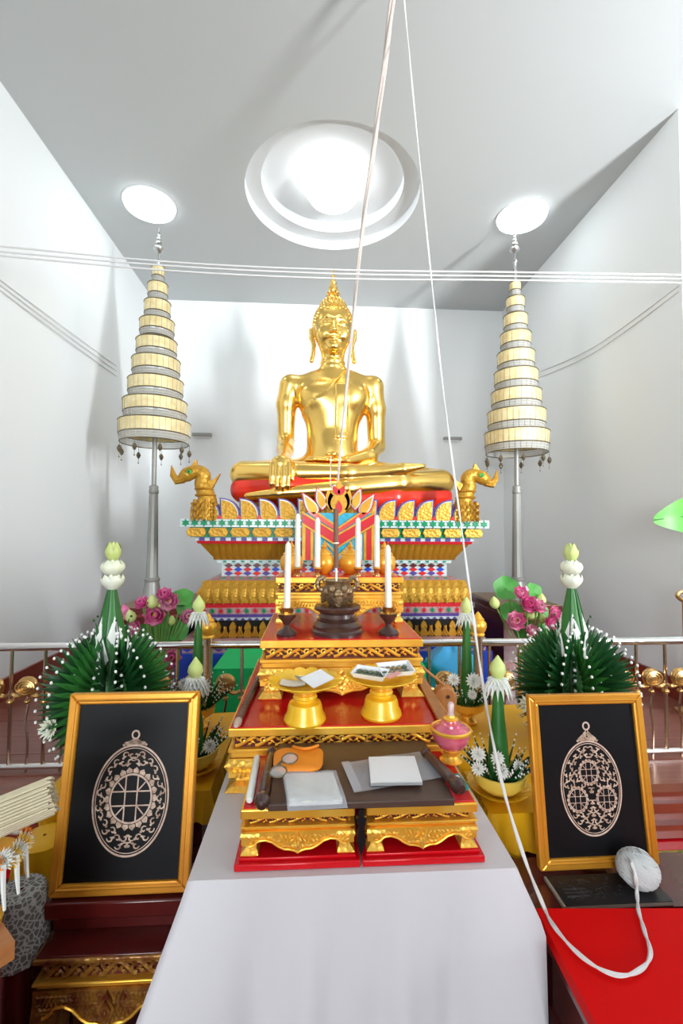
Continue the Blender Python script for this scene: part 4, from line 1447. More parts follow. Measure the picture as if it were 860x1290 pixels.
# ------------------------------------------------------------------ things on the topmost table
def candle(name_label, x, y, z0, z1, r, group, lit=False, tilt=0.0):
    t = thing('candle', name_label, 'candle', (x, y, z0), group=group, rot=(0, tilt, 0))
    h = z1 - z0
    MB().lathe([(r * 1.05, 0), (r, h * 0.3), (r * 0.9, h * 0.93), (r * 0.72, h * 0.965), (r * 0.2, h), (0, h)], 14).build('wax_body', WAX, t)
    MB().tube([(0, 0, h - 0.002), (0.001, 0, h + 0.012)], 0.0012, 5).build('wick', DARKTRIM, t)
    return t


yc4 = y4 + 0.045
cl = ['outermost white candle on the top table, over the left orange pot', 'white candle on the top table just left of the joss stick',
      'white candle on the top table just right of the joss stick', 'outermost white candle on the top table, over the right orange pot']
for i, (px, yt_, yb_) in enumerate(((374.5, 643, 722), (399.5, 648, 722), (450.5, 648, 722), (474.5, 645, 722))):
    p = P(px, 722, yc4)
    h = thing('candle_cup', ['small brass candle cup standing outermost to the left of the joss stick', 'small brass candle cup next to the joss stick on its left',
                             'small brass candle cup next to the joss stick on its right', 'small brass candle cup standing outermost to the right of the joss stick'][i], 'candle holder', (p.x, yc4, Z4), group='brass candle cups on the top table')
    MB().lathe([(0.017, 0), (0.017, 0.004), (0.010, 0.008), (0.011, 0.018), (0.015, 0.026), (0.0155, 0.036), (0.0135, 0.036), (0.013, 0.022), (0, 0.022)], 14).build('cup', BRASS, h)
    MB().lathe([(0.017, 0.029), (0.018, 0.031), (0.017, 0.033)], 14).build('ring', GOLDP, h)
    candle(cl[i], p.x, yc4, Z4 + 0.0225, P(px, yt_, yc4).z - 0.012, 0.0115, 'white candles on the altar')


def jar(px, lab):
    p = P(px, 716, y4 + 0.14)
    t = thing('lidded_pot', lab, 'pot', (p.x, y4 + 0.14, Z4), group='round orange lidded pots')
    MB().lathe([(0.022, 0), (0.026, 0.004), (0.044, 0.022), (0.050, 0.045), (0.044, 0.068), (0.030, 0.084)], 22).build('pot_body', ORANGEPOT, t)
    MB().lathe([(0.034, 0.082), (0.030, 0.090), (0.018, 0.100), (0.010, 0.105), (0.014, 0.113), (0.006, 0.125), (0.0, 0.138)], 18).build('lid', ORANGEPOT, t)
    MB().lathe([(0.034, 0.078), (0.037, 0.082), (0.034, 0.086)], 22).build('rim', GOLDP, t)


jar(367, 'round orange lidded pot at the left end of the top table')
jar(408, 'round orange lidded pot just left of the joss stick')
jar(441, 'round orange lidded pot just right of the joss stick')
jar(484, 'round orange lidded pot at the right end of the top table')

# ------------------------------------------------------------------ on the third table: incense burner, candle holders
pb_ = P(425, 800, y3 + 0.085)
bx, by = pb_.x, y3 + 0.105
bs = thing('burner_stand', 'stepped dark turned wood stand under the bronze incense burner', 'stand', (bx, by, Z3))
MB().lathe([(0.092, 0), (0.092, 0.012), (0.086, 0.018), (0.088, 0.030), (0.078, 0.036), (0.072, 0.044), (0.076, 0.052), (0.066, 0.058), (0.062, 0.070), (0.066, 0.076)], 40).build('foot', DARKWOOD, bs, angle=0.5)
MB().lathe([(0.066, 0.076), (0.080, 0.082), (0.084, 0.092), (0.080, 0.098), (0.0, 0.098)], 40).build('platter', DARKWOOD, bs, angle=0.5)
bb_ = thing('incense_burner', 'lumpy dark bronze incense burner on a stepped wooden stand', 'incense burner', (bx, by, Z3 + 0.0985))
MB().lathe([(0.028, 0.0), (0.034, 0.006), (0.040, 0.018), (0.052, 0.035), (0.055, 0.052), (0.050, 0.066), (0.040, 0.074), (0.044, 0.084), (0.048, 0.088), (0.040, 0.088), (0.036, 0.076), (0.0, 0.074)], 24, lobes=6, amp=0.04).build('bowl', BRONZE, bb_)
for i in range(3):
    a = -PI / 2 + 2 * PI * i / 3
    M = Matrix.Rotation(a, 4, 'Z')
    mb = MB()
    mb.tube([(0.042, 0, 0.04), (0.056, 0, 0.026), (0.056, 0, 0.012), (0.064, 0, 0.0095)], [0.016, 0.015, 0.010, 0.009], 8, M)
    mb.ball((0.05, 0, 0.045), (0.018, 0.02, 0.018), 8, 6, M)
    mb.build('lion_foot', BRONZE, bb_)
for s in (-1, 1):
    MB().tube(smooth_path([(s * 0.046, 0, 0.05), (s * 0.068, 0, 0.062), (s * 0.070, 0, 0.086), (s * 0.054, 0, 0.098), (s * 0.043, 0, 0.082)], 4), 0.009, 7).build('handle', BRONZE, bb_)
for i in range(5):
    a = -PI / 2 + (i - 2) * 0.42
    MB().ball((0.052 * math.cos(a), 0.052 * math.sin(a), 0.052 + 0.01 * (i % 2)), (0.013, 0.013, 0.015), 8, 6).build('boss', BRONZE, bb_)
MB().lathe([(0.036, 0.074), (0.034, 0.080), (0.0, 0.084)], 18).build('ash', LACE, bb_)
zj = P(423, 641, by).z
js = thing('joss_stick', 'thick brown joss stick upright in the bronze burner', 'joss stick', (bx - 0.004, by, Z3 + 0.098 + 0.082), rot=(0, R_(-0.8), 0))
hj = zj - (Z3 + 0.18)
MB().tube([(0, 0, 0.05), (0, 0, hj)], [0.0085, 0.0095], 10).build('incense_coat', mat('incense_brown', (0.22, 0.11, 0.07), 0.8), js)
MB().tube([(0, 0, 0), (0, 0, 0.052)], 0.004, 8).build('stick_end', WAX, js)
MB().lathe([(0.0098, hj * 0.52), (0.0102, hj * 0.53), (0.0098, hj * 0.54)], 10).build('thread_band', WAX, js)
for k, (px, lab, lab2, yt_) in enumerate(((361, 'dark goblet shaped candle holder left of the incense burner', 'tall white candle in the dark goblet left of the burner', 678), (489, 'dark goblet shaped candle holder right of the incense burner', 'tall white candle in the dark goblet right of the burner', 682))):
    yy = y3 + 0.07
    p = P(px, 800, yy)
    t = thing('candle_holder', lab, 'candle holder', (p.x, yy, Z3), group='dark goblet candle holders')
    MB().lathe([(0.036, 0), (0.037, 0.008), (0.030, 0.016), (0.014, 0.026), (0.010, 0.036), (0.016, 0.046), (0.030, 0.064), (0.032, 0.072), (0.026, 0.072), (0.0, 0.066)], 26).build('goblet', DARKWOOD, t)
    MB().lathe([(0.026, 0.070), (0.028, 0.074), (0.018, 0.080), (0.018, 0.092), (0.021, 0.096), (0.015, 0.096), (0.014, 0.086), (0, 0.086)], 20).build('brass_socket', BRASS, t)
    for i in range(8):
        a = 2 * PI * i / 8
        MB().add([(-0.006, 0, 0), (0.006, 0, 0), (0.008, -0.006, 0.010), (0, -0.012, 0.02), (-0.008, -0.006, 0.010)], [(0, 1, 2, 3, 4)], Matrix.Translation((0.020 * math.cos(a), 0.020 * math.sin(a), 0.076)) @ Matrix.Rotation(a + PI / 2, 4, 'Z')).build('socket_leaf', BRASS, t)
    candle(lab2, p.x, yy, Z3 + 0.0865, P(px, yt_, yy).z - 0.012, 0.0115, 'white candles on the altar', tilt=R_(0.6 if k == 0 else -0.6))

# ------------------------------------------------------------------ on the second table
def rod(name, lab, cat, a, b_, radii, m, tips, n=14):
    a, b_ = Vector(a), Vector(b_)
    t = thing(name, lab, cat, a)
    d = b_ - a
    N_ = len(radii)
    MB().tube([d * (0.06 + 0.88 * i / (N_ - 1)) for i in range(N_)], radii, n).build('shaft', m, t)
    for i, (f0, f1, r0, r1, mm) in enumerate(tips):
        MB().tube([d * f0, d * (f0 * 0.5 + f1 * 0.5), d * f1], [r0, max(r0, r1) * 1.08, r1], n).build('tip', mm, t)
    return t


pa, pb2 = P(297, 926, y2 - 0.018), G(327, 852, Z2 + 0.012)
pa.z = Z2 + 0.014
TIPM = mat('worn_pale_tip', (0.55, 0.42, 0.34), 0.5)
r_ = rod('carved_rod', 'slim carved brown rod with pale tips on the red table edge', 'rod', pa, pb2, [0.0095 + 0.0022 * math.sin(i * 2.2) for i in range(40)], mat('rod_brown', (0.16, 0.085, 0.06), 0.5, bump=0.4, bscale=120), ((0.0, 0.08, 0.006, 0.011, TIPM), (0.92, 1.0, 0.011, 0.005, TIPM)))


def dish(px, py, lab, m, lobes):
    p = G(px, py + 4, Z2)
    t = thing('pedestal_dish', lab, 'dish', (p.x, p.y, Z2), group='yellow pedestal dishes')
    MB().lathe([(0.058, 0), (0.062, 0.007), (0.060, 0.015), (0.053, 0.028), (0.050, 0.046), (0.046, 0.055), (0.030, 0.060), (0.030, 0.066), (0.036, 0.071), (0.032, 0.078), (0.024, 0.082)], 40).build('foot', m, t, angle=0.5)
    MB().lathe([(0.030, 0.076), (0.034, 0.082), (0.030, 0.088)], 30).build('neck_ring', ORANGEPOT, t)
    prof = [(0.030, 0.084), (0.055, 0.096), (0.085, 0.106), (0.112, 0.118), (0.109, 0.120), (0.082, 0.111), (0.052, 0.101), (0.0, 0.097)]
    vs_, fs, n = [], [], 96
    for r, z in prof:
        for i in range(n):
            a = 2 * PI * i / n
            k = max(0, (r - 0.05) / 0.056)
            sc = abs(math.sin(a * lobes / 2)) ** 0.6
            vs_.append((r * (1 - 0.10 * k * (1 - sc)) * math.cos(a), r * (1 - 0.10 * k * (1 - sc)) * math.sin(a), z + 0.004 * k * sc))
    for j in range(len(prof) - 1):
        for i in range(n):
            q = (i + 1) % n
            fs.append((j * n + i, j * n + q, (j + 1) * n + q, (j + 1) * n + i))
    MB().add(vs_, fs).build('plate', m, t)
    return t, p


d1, q1 = dish(384, 904, 'yellow scalloped pedestal dish with folded papers', YELLOWDISH, 16)
d2, q2 = dish(480, 897, 'yellow pedestal dish with white foam trays of amulets', YELLOWDISH, 22)


def sheet(name, lab, cat, c, sx, sy, rz, th=0.0015, m=None, tilt=(0, 0), curl=0.0, group=None):
    mb = MB()
    mb.grid(lambda u, v: ((u - 0.5) * sx, (v - 0.5) * sy, th + curl * ((u - 0.5) ** 2 * 4)), 8, 4)
    mb.grid(lambda u, v: ((0.5 - u) * sx, (v - 0.5) * sy, 0 + curl * ((u - 0.5) ** 2 * 4)), 8, 4)
    o = mb.build(name, m or PAPER, None, c, (tilt[0], tilt[1], rz))
    return tag(o, lab, cat, group)


zp = Z2 + 0.112
sheet('folded_paper', 'square white paper leaning up on the scalloped dish', 'paper', (q1.x + 0.035, q1.y - 0.005, zp + 0.012), 0.075, 0.07, 0.6, tilt=(0.15, -0.18))
sheet('folded_paper', 'beige banknote sized paper lying on the scalloped dish', 'paper', (q1.x - 0.035, q1.y - 0.005, zp - 0.003), 0.075, 0.05, -0.1, m=mat('beige_paper', (0.70, 0.58, 0.42), 0.6, col2=(0.80, 0.72, 0.62), cscale=60), curl=0.006)
sheet('folded_paper', 'grey blue paper slip tucked behind the beige paper', 'paper', (q1.x - 0.005, q1.y + 0.035, zp), 0.05, 0.035, 0.3, m=mat('grey_paper', (0.40, 0.42, 0.40), 0.6), curl=0.006)


def foam_tray(c, sx, sy, rz, tilt, lab):
    t = thing('foam_tray', lab, 'tray', c, group='white foam trays', rot=(tilt[0], tilt[1], rz))
    MB().box((0, 0, 0.0015), (sx - 0.016, sy - 0.016, 0.003)).build('tray_floor', PAPER, t)
    rim = MB()
    o_ = [(-sx / 2, -sy / 2), (sx / 2, -sy / 2), (sx / 2, sy / 2), (-sx / 2, sy / 2)]
    i_ = [(x * (1 - 0.016 / sx), y * (1 - 0.016 / sy)) for x, y in o_]
    vs_ = [(x, y, 0.016) for x, y in o_] + [(x * 0.94, y * 0.94, 0.016) for x, y in o_] + [(x, y, 0.002) for x, y in i_] + [(x * 1.0, y * 1.0, 0.0) for x, y in i_]
    fs = []
    for i in range(4):
        k = (i + 1) % 4
        fs += [(i, k, 4 + k, 4 + i), (4 + i, 4 + k, 8 + k, 8 + i), (i, 12 + i, 12 + k, k)]
    rim.add(vs_, fs)
    rim.build('rim', PAPER, t, smooth=False)
    return t


TA = [(Vector((q2.x - 0.035, q2.y - 0.012, Z2 + 0.122)), 0.105, 0.068, -0.42, (0.10, 0.03), 'white foam tray of green oval amulets overlapping the other tray'),
      (Vector((q2.x + 0.045, q2.y + 0.010, Z2 + 0.127)), 0.105, 0.075, 0.10, (0.16, -0.05), 'white foam tray of brown and green amulets at the dish rim')]
am1 = MB().ball((0, 0, 0), (0.0125, 0.0088, 0.005), 8, 5)
am_g = am1.mesh('amulet', AMULETG)
am_b = MB().ball((0, 0, 0), (0.0125, 0.0088, 0.005), 8, 5).mesh('amulet', AMULETB)
for ti, (c, sx, sy, rz, tl_, lab) in enumerate(TA):
    foam_tray(c, sx, sy, rz, tl_, lab)
    M = Matrix.Translation(c) @ Euler((tl_[0], tl_[1], rz)).to_matrix().to_4x4()
    for j in range(2):
        for i in range(5):
            p = M @ Vector((-sx * 0.35 + sx * 0.165 * i, -sy * 0.20 + sy * 0.36 * j, 0.0065))
            brown = ti == 1 and 0 < i < 4
            o = link('amulet', am_b if brown else am_g, None, p, (tl_[0], tl_[1], rz + 0.9 + 0.15 * ((i * 7 + j * 3) % 3)))
            kind_ = 'brown' if brown else 'green'
            ordn = ('first', 'second', 'third', 'fourth', 'fifth')[i]
            tag(o, f"oval {kind_} amulet, {ordn} from the left in the {('near', 'far')[j]} row of the {('overlapping', 'rear')[ti]} foam tray", 'amulet', 'oval amulets in the foam trays')
sheet('pink_slip', 'folded pink paper slip between the foam trays', 'paper', (q2.x + 0.030, q2.y - 0.045, Z2 + 0.134), 0.045, 0.016, 0.5, m=mat('pink_paper', (0.75, 0.33, 0.30), 0.6), tilt=(0.2, -0.2))

# ------------------------------------------------------------------ on the two tray tables
b0, b1 = G(337, 1013, ZTR + 0.016), G(573, 1007, ZTR + 0.016)
bw, bdp = b1.x - b0.x, (y2 - 0.012) - (b0.y + b1.y) / 2
bcy = (b0.y + b1.y) / 2 + bdp / 2
tag(bevel(MB().box((0, 0, 0.008), (bw, bdp, 0.016)).build('serving_board', BOARD, None, ((b0.x + b1.x) / 2, bcy, ZTR)), 0.003), 'dark brown wooden board lying across both small gilt tables', 'board')
ZB = ZTR + 0.0165


def flat_poly_world(pxs, z):
    return [G(x, y, z) for x, y in pxs]


def packet(name, lab, cat, pxs, z, th, m, grp=None):
    """a flat packet through four table-plane corners (front-left first, counter-clockwise)"""
    c = flat_poly_world(pxs, z)
    ctr = sum(c, Vector()) / 4
    t = thing(name, lab, cat, ctr, group=grp)
    q = [p - ctr for p in c]

    def pt(u, v, dz):
        p = (q[0] * (1 - u) + q[1] * u) * (1 - v) + (q[3] * (1 - u) + q[2] * u) * v
        return Vector((p.x, p.y, dz))
    return t, pt


t, pt = packet('plastic_packet', 'milky plastic packet of white cards below the spectacles', 'packet', ((362, 1024), (438, 1020), (423, 977), (355, 979)), ZB, 0.01, PLASTIC)
MB().grid(lambda u, v: pt(0.04 + u * 0.90, 0.14 + v * 0.84, 0.010), 2, 2).grid(lambda u, v: pt(0.94 - u * 0.90, 0.14 + v * 0.84, 0.0015), 2, 2).grid(
    lambda u, v: pt((0.04, 0.94, 0.94, 0.04)[int(u * 4) % 4], (0.14, 0.14, 0.98, 0.98)[int(u * 4) % 4], 0.0015 + 0.0085 * v), 4, 2, wrap=True).build('card_stack', PLASTIC, t, smooth=False)
MB().grid(lambda u, v: pt(u, v, 0.0125 + 0.0015 * math.sin(11 * u + 5 * v) * math.sin(7 * v) - 0.009 * max(0, 0.2 - v) * 5), 18, 18).build('film', CLEARBAG, t)
t, pt = packet('zip_bag', 'clear zip bag lying flat under a white card on the board', 'bag', ((446, 1001), (559, 981), (528, 948), (430, 963)), ZB, 0.004, CLEARBAG)
MB().grid(lambda u, v: pt(u, v, 0.004 + 0.0015 * math.sin(9 * u + 3) * math.sin(8 * v)), 20, 16).build('film', CLEARBAG, t)
MB().grid(lambda u, v: pt(u * 0.09, v, 0.0062), 2, 12).build('zip_strip', CLEARBAG, t)
t, pt = packet('white_card', 'square white folded card lying on the clear bag', 'card', ((467, 990), (532, 989), (522, 955), (464, 956)), ZB + 0.007, 0.004, PAPER)
for k, dz in enumerate((0.001, 0.0055)):
    MB().grid(lambda u, v: pt(u, v, dz + 0.0012 * (1 - v)), 4, 4).grid(lambda u, v: pt(1 - u, v, dz - 0.001), 4, 4).build('leaf', PAPER, t)

# orange cloth pouch with a scalloped opening, spectacles on it
po = flat_poly_world(((345, 979), (411, 978), (402, 948), (345, 950)), ZB)
pc = sum(po, Vector()) / 4
pw, pd_ = (po[1] - po[0]).length, (po[3] - po[0]).length
ZO = 0.026
t = thing('orange_pouch', 'folded orange cloth pouch under the spectacles', 'pouch', pc)


def pouch(u, v):
    a = 2 * PI * u
    r = min(1, math.sin(PI * min(max(v, 0.0), 1)) ** 0.45) if 0 < v < 1 else 0
    x = math.copysign(abs(math.cos(a)) ** 0.45, math.cos(a)) * pw / 2 * r
    y = math.copysign(abs(math.sin(a)) ** 0.45, math.sin(a)) * pd_ / 2 * r
    return (x * (1 + 0.03 * math.sin(5 * a)), y * (1 + 0.04 * math.sin(4 * a)), v * ZO + 0.003 * math.sin(3 * a + 9 * v) * r * v)


MB().grid(pouch, 40, 12, wrap=True).build('pouch_body', ORANGECLOTH, t)
MB().tube(smooth_path([(-pw * 0.12, pd_ * 0.36, ZO * 0.98), (pw * 0.05, pd_ * 0.22, ZO * 1.08), (pw * 0.22, pd_ * 0.22, ZO * 1.08), (pw * 0.40, pd_ * 0.40, ZO * 0.98)], 5), 0.004, 6).build('folded_hem', ORANGECLOTH, t)
gl = G(357, 968, ZB + ZO + 0.004)
t = thing('spectacles', 'folded spectacles resting on the orange pouch', 'spectacles', (gl.x, gl.y, ZB + ZO + 0.001), rot=(R_(8), 0, R_(68)))
for s in (-1, 1):
    ring = [(s * 0.032 + 0.024 * math.copysign(abs(math.cos(a)) ** 0.8, math.cos(a)), 0.018 * math.sin(a), 0.012) for a in [2 * PI * i / 24 for i in range(25)]]
    MB().tube(ring, 0.0016, 6, caps=False).build('lens_rim', DARKTRIM, t)
    MB().add([(0, 0, 0)] + [], [])
    lb = MB()
    lb.lathe([(0.022, 0.0115), (0.012, 0.0128), (0.0, 0.0132)], 20, (s * 0.032, 0, 0), sy=0.78)
    lb.build('lens', LENS, t)
    MB().tube([(s * 0.056, 0.004, 0.012), (s * 0.052, 0.014, 0.006), (-s * 0.045, 0.020 + 0.004 * s, 0.003)], 0.0018, 6).build('temple', DARKTRIM, t)
MB().tube(smooth_path([(-0.010, 0.004, 0.012), (0, 0.009, 0.015), (0.010, 0.004, 0.012)], 3), 0.0016, 6).build('bridge', DARKTRIM, t)

# dark turned clubs and the white candle
def club(a, b_, lab, rb=0.0175):
    a, b_ = Vector(a), Vector(b_)
    t = thing('wooden_club', lab, 'club', a, group='dark turned wooden clubs')
    d = b_ - a
    L = d.length
    prof = [(0.0, -0.018), (0.010, -0.016), (rb, -0.004), (rb * 1.02, 0.004), (rb * 0.8, 0.016), (rb * 0.62, 0.022), (rb * 0.72, 0.028)]
    M = d.to_track_quat('Z', 'Y').to_matrix().to_4x4()
    MB().lathe(prof, 22, M=M).build('knob', DARKWOOD, t)
    MB().lathe([(rb * 0.72, 0.028), (rb * 0.78, 0.05), (rb * 0.72, L * 0.45), (rb * 0.62, L * 0.8), (rb * 0.5, L * 0.90)], 18, M=M).build('shaft', DARKWOOD, t)
    MB().lathe([(rb * 0.5, L * 0.90), (rb * 0.75, L * 0.93), (rb * 0.72, L * 0.97), (rb * 0.3, L), (0, L)], 16, M=M).build('end', DARKWOOD, t)


ca = P(330, 1019, yt - 0.004)
club((ca.x, ca.y, ZTR + 0.018), G(343, 945, ZTR + 0.02) + Vector((0, 0, 0.0)), 'dark turned wooden club beside the white candle')
cb2 = P(577, 1012, yt + 0.012)
cbe = G(534, 946, ZTR + 0.034)
club((cb2.x, cb2.y, ZTR + 0.030), (cbe.x, cbe.y, ZTR + 0.034), 'dark turned wooden club lying beside the green box')
wa, wb = G(314, 1009, ZTR + 0.008), G(324, 953, ZTR + 0.008)
t = thing('lying_candle', 'thick white candle lying on the red tray edge', 'candle', wa)
M = (wb - wa).to_track_quat('Z', 'Y').to_matrix().to_4x4()
Lc = (wb - wa).length
MB().lathe([(0, 0), (0.006, 0.001), (0.0088, 0.006), (0.0085, Lc * 0.95), (0.005, Lc), (0, Lc)], 16, M=M).build('wax_body', WHITEPETAL, t)
MB().tube([M @ Vector((0, 0, Lc)), M @ Vector((0.001, 0, Lc + 0.008))], 0.001, 5).build('wick', DARKTRIM, t)
gb = G(577, 986, ZTR + 0.006)
t = thing('green_box', 'small green and white box beside the wooden club', 'box', (gb.x, gb.y, ZTR), rz=R_(8))
bevel(MB().box((0, 0, 0.007), (0.028, 0.055, 0.014)).build('carton', TEALT, t), 0.002)
MB().box((-0.002, 0.004, 0.0143), (0.020, 0.026, 0.001)).build('printed_label', PAPER, t)

# pink lidded water bowl
pp = G(565, 968, ZW)
py_ = 1.225
pz = P(565, 968, py_)
t = thing('water_bowl', 'pink and gold lidded pedestal bowl on a red tray beside a club', 'bowl', (P(566, 940, py_).x + 0.004, py_, ZTR))
t.scale = (0.84, 0.84, 0.64)
MB().lathe([(0.034, 0), (0.036, 0.006), (0.026, 0.014), (0.022, 0.026), (0.032, 0.036), (0.020, 0.044), (0.022, 0.050)], 28).build('foot', GOLDP, t)
MB().lathe([(0.022, 0.048), (0.040, 0.062), (0.054, 0.086), (0.060, 0.112), (0.061, 0.126)], 34).build('bowl_body', GLASSPINK, t)
MB().lathe([(0.060, 0.122), (0.065, 0.128), (0.065, 0.136), (0.060, 0.140), (0.056, 0.136)], 34).build('gold_rim', GOLDP, t)
MB().lathe([(0.058, 0.136), (0.050, 0.142), (0.036, 0.150), (0.034, 0.158), (0.022, 0.164), (0.020, 0.172)], 30).build('lid', GLASSPINK, t)
MB().lathe([(0.022, 0.170), (0.024, 0.176), (0.014, 0.182), (0.012, 0.19)], 18).build('lid_knob', GOLDP, t)
MB().lathe([(0.012, 0.186), (0.0095, 0.20), (0.011, 0.235), (0.006, 0.243), (0, 0.245)], 14).build('lid_spire', mat('rose_glass', (0.62, 0.42, 0.40), 0.15, coat=0.6), t)
for i in range(14):
    a = 2 * PI * i / 14
    MB().add([(-0.007, 0, 0.0), (0.007, 0, 0.0), (0.008, -0.010, 0.02), (0, -0.018, 0.036), (-0.008, -0.010, 0.02)], [(0, 1, 2, 3, 4)], Matrix.Translation((0.030 * math.cos(a), 0.030 * math.sin(a), 0.050)) @ Matrix.Rotation(a + PI / 2, 4, 'Z')).build('gold_leaf', GOLDP, t)

# honey wood plank along the right edge of the second table, paddle with a hole, thin stick
k0, k1 = G(559, 907, Z2 + 0.02), G(527, 850, Z2 + 0.02)
d = k1 - k0
tag(bevel(MB().box((0, 0, 0), (0.034, d.length, 0.012)).build('wooden_plank', WOODMED, None, (k0 + k1) / 2 + Vector((0.004, 0, -0.010)), (0, R_(0), math.atan2(d.y, d.x) - PI / 2)), 0.002), 'honey coloured plank lying along the edge of the wide altar table', 'plank')
pw_ = P(574, 905, 1.62)
ZK = 0.0
t = thing('wooden_paddle', 'rounded honey wood block with a small hole behind the pink lidded bowl', 'paddle', (pw_.x - 0.045, 1.64, ZT), rot=(0, R_(4), R_(-6)))
hh = P(574, 862, 1.64).z - ZT
out = [(-0.03, 0), (0.03, 0), (0.036, hh - 0.10)] + [(0.042 * math.cos(a), hh - 0.048 + 0.048 * math.sin(a)) for a in [PI * i / 12 for i in range(13)]] + [(-0.036, hh - 0.10)]
bevel(MB().prism(out, -0.022, 0.022).build('block', WOODMED, t, smooth=False), 0.008, 3)
MB().lathe([(0.0065, 0), (0.0065, 0.003), (0.0, 0.003)], 12, M=Matrix.Translation((0.008, -0.0215, hh - 0.035)) @ Matrix.Rotation(PI / 2, 4, 'X')).build('hole', DARKWOOD, t)
sa, sb = P(529, 838, 1.60), P(563, 866, 1.645)
tag(MB().tube([sa, sb], 0.0045, 8).build('thin_stick', WOODMED), 'thin wooden stick leaning from the paddle to the gilt table', 'stick')


# ------------------------------------------------------------------ side tables under golden cloth
ZY = 0.70


def side_table(x0, x1, y0, y1, lab, lab2):
    cx, cy, w, d = (x0 + x1) / 2, (y0 + y1) / 2, x1 - x0, y1 - y0
    t = thing('side_table', lab, 'table', (cx, cy, 0), group='dark red side tables')
    MB().box((0, 0, ZY - 0.03), (w, d, 0.045)).build('table_board', MAROON, t)
    MB().box((0, 0, ZY - 0.12), (w - 0.05, d - 0.05, 0.13)).build('apron_box', MAROON, t)
    for sx in (-1, 1):
        for sy in (-1, 1):
            MB().box((sx * (w / 2 - 0.05), sy * (d / 2 - 0.05), (ZY - 0.18) / 2), (0.06, 0.06, ZY - 0.18), taper=0.8).build('leg', MAROON, t)
    MB().box((0, -d / 2 + 0.06, 0.26), (w - 0.1, 0.02, 0.2)).build('stretcher_board', DARKRED, t)
    c = thing('golden_cloth', lab2, 'tablecloth', (cx, cy, ZY - 0.0075), group='golden satin cloths')
    MB().grid(lambda u, v: ((u - 0.5) * (w + 0.01), (v - 0.5) * (d + 0.01), 0.009 + 0.0015 * math.sin(15 * u) * math.sin(8 * v)), 24, 20).build('top_cloth', YELLOWCLOTH, c)
    per = [(-w / 2, -d / 2), (w / 2, -d / 2), (w / 2, d / 2), (-w / 2, d / 2)]

    def skirt(u, v):
        s = u * 4
        i = int(s) % 4
        a, b_ = per[i], per[(i + 1) % 4]
        f_ = s - int(s)
        nx, ny = ((0, -1), (1, 0), (0, 1), (-1, 0))[i]
        o = 0.006 + 0.012 * v * (1 + math.sin(f_ * 46 + i * 2))
        return (a[0] + (b_[0] - a[0]) * f_ + nx * o, a[1] + (b_[1] - a[1]) * f_ + ny * o, 0.0095 - v * (0.10 + 0.012 * math.sin(f_ * 11)))
    MB().grid(skirt, 160, 6, wrap=True).build('skirt', YELLOWCLOTH, c)


side_table(-0.80, -0.315, 1.44, 2.02, 'dark red side table under golden cloth behind the single ring picture', 'golden satin cloth on the table behind the single ring picture')
side_table(0.502, 0.90, 1.285, 1.50, 'low dark red side table just behind the three ring picture', 'golden satin cloth on the front side table just behind the three ring picture')
side_table(0.502, 1.06, 1.575, 2.05, 'dark red side table carrying the leaf offering behind the three ring picture', 'golden satin cloth below the leaf offering behind the three ring picture')
ZC1 = ZY + 0.004

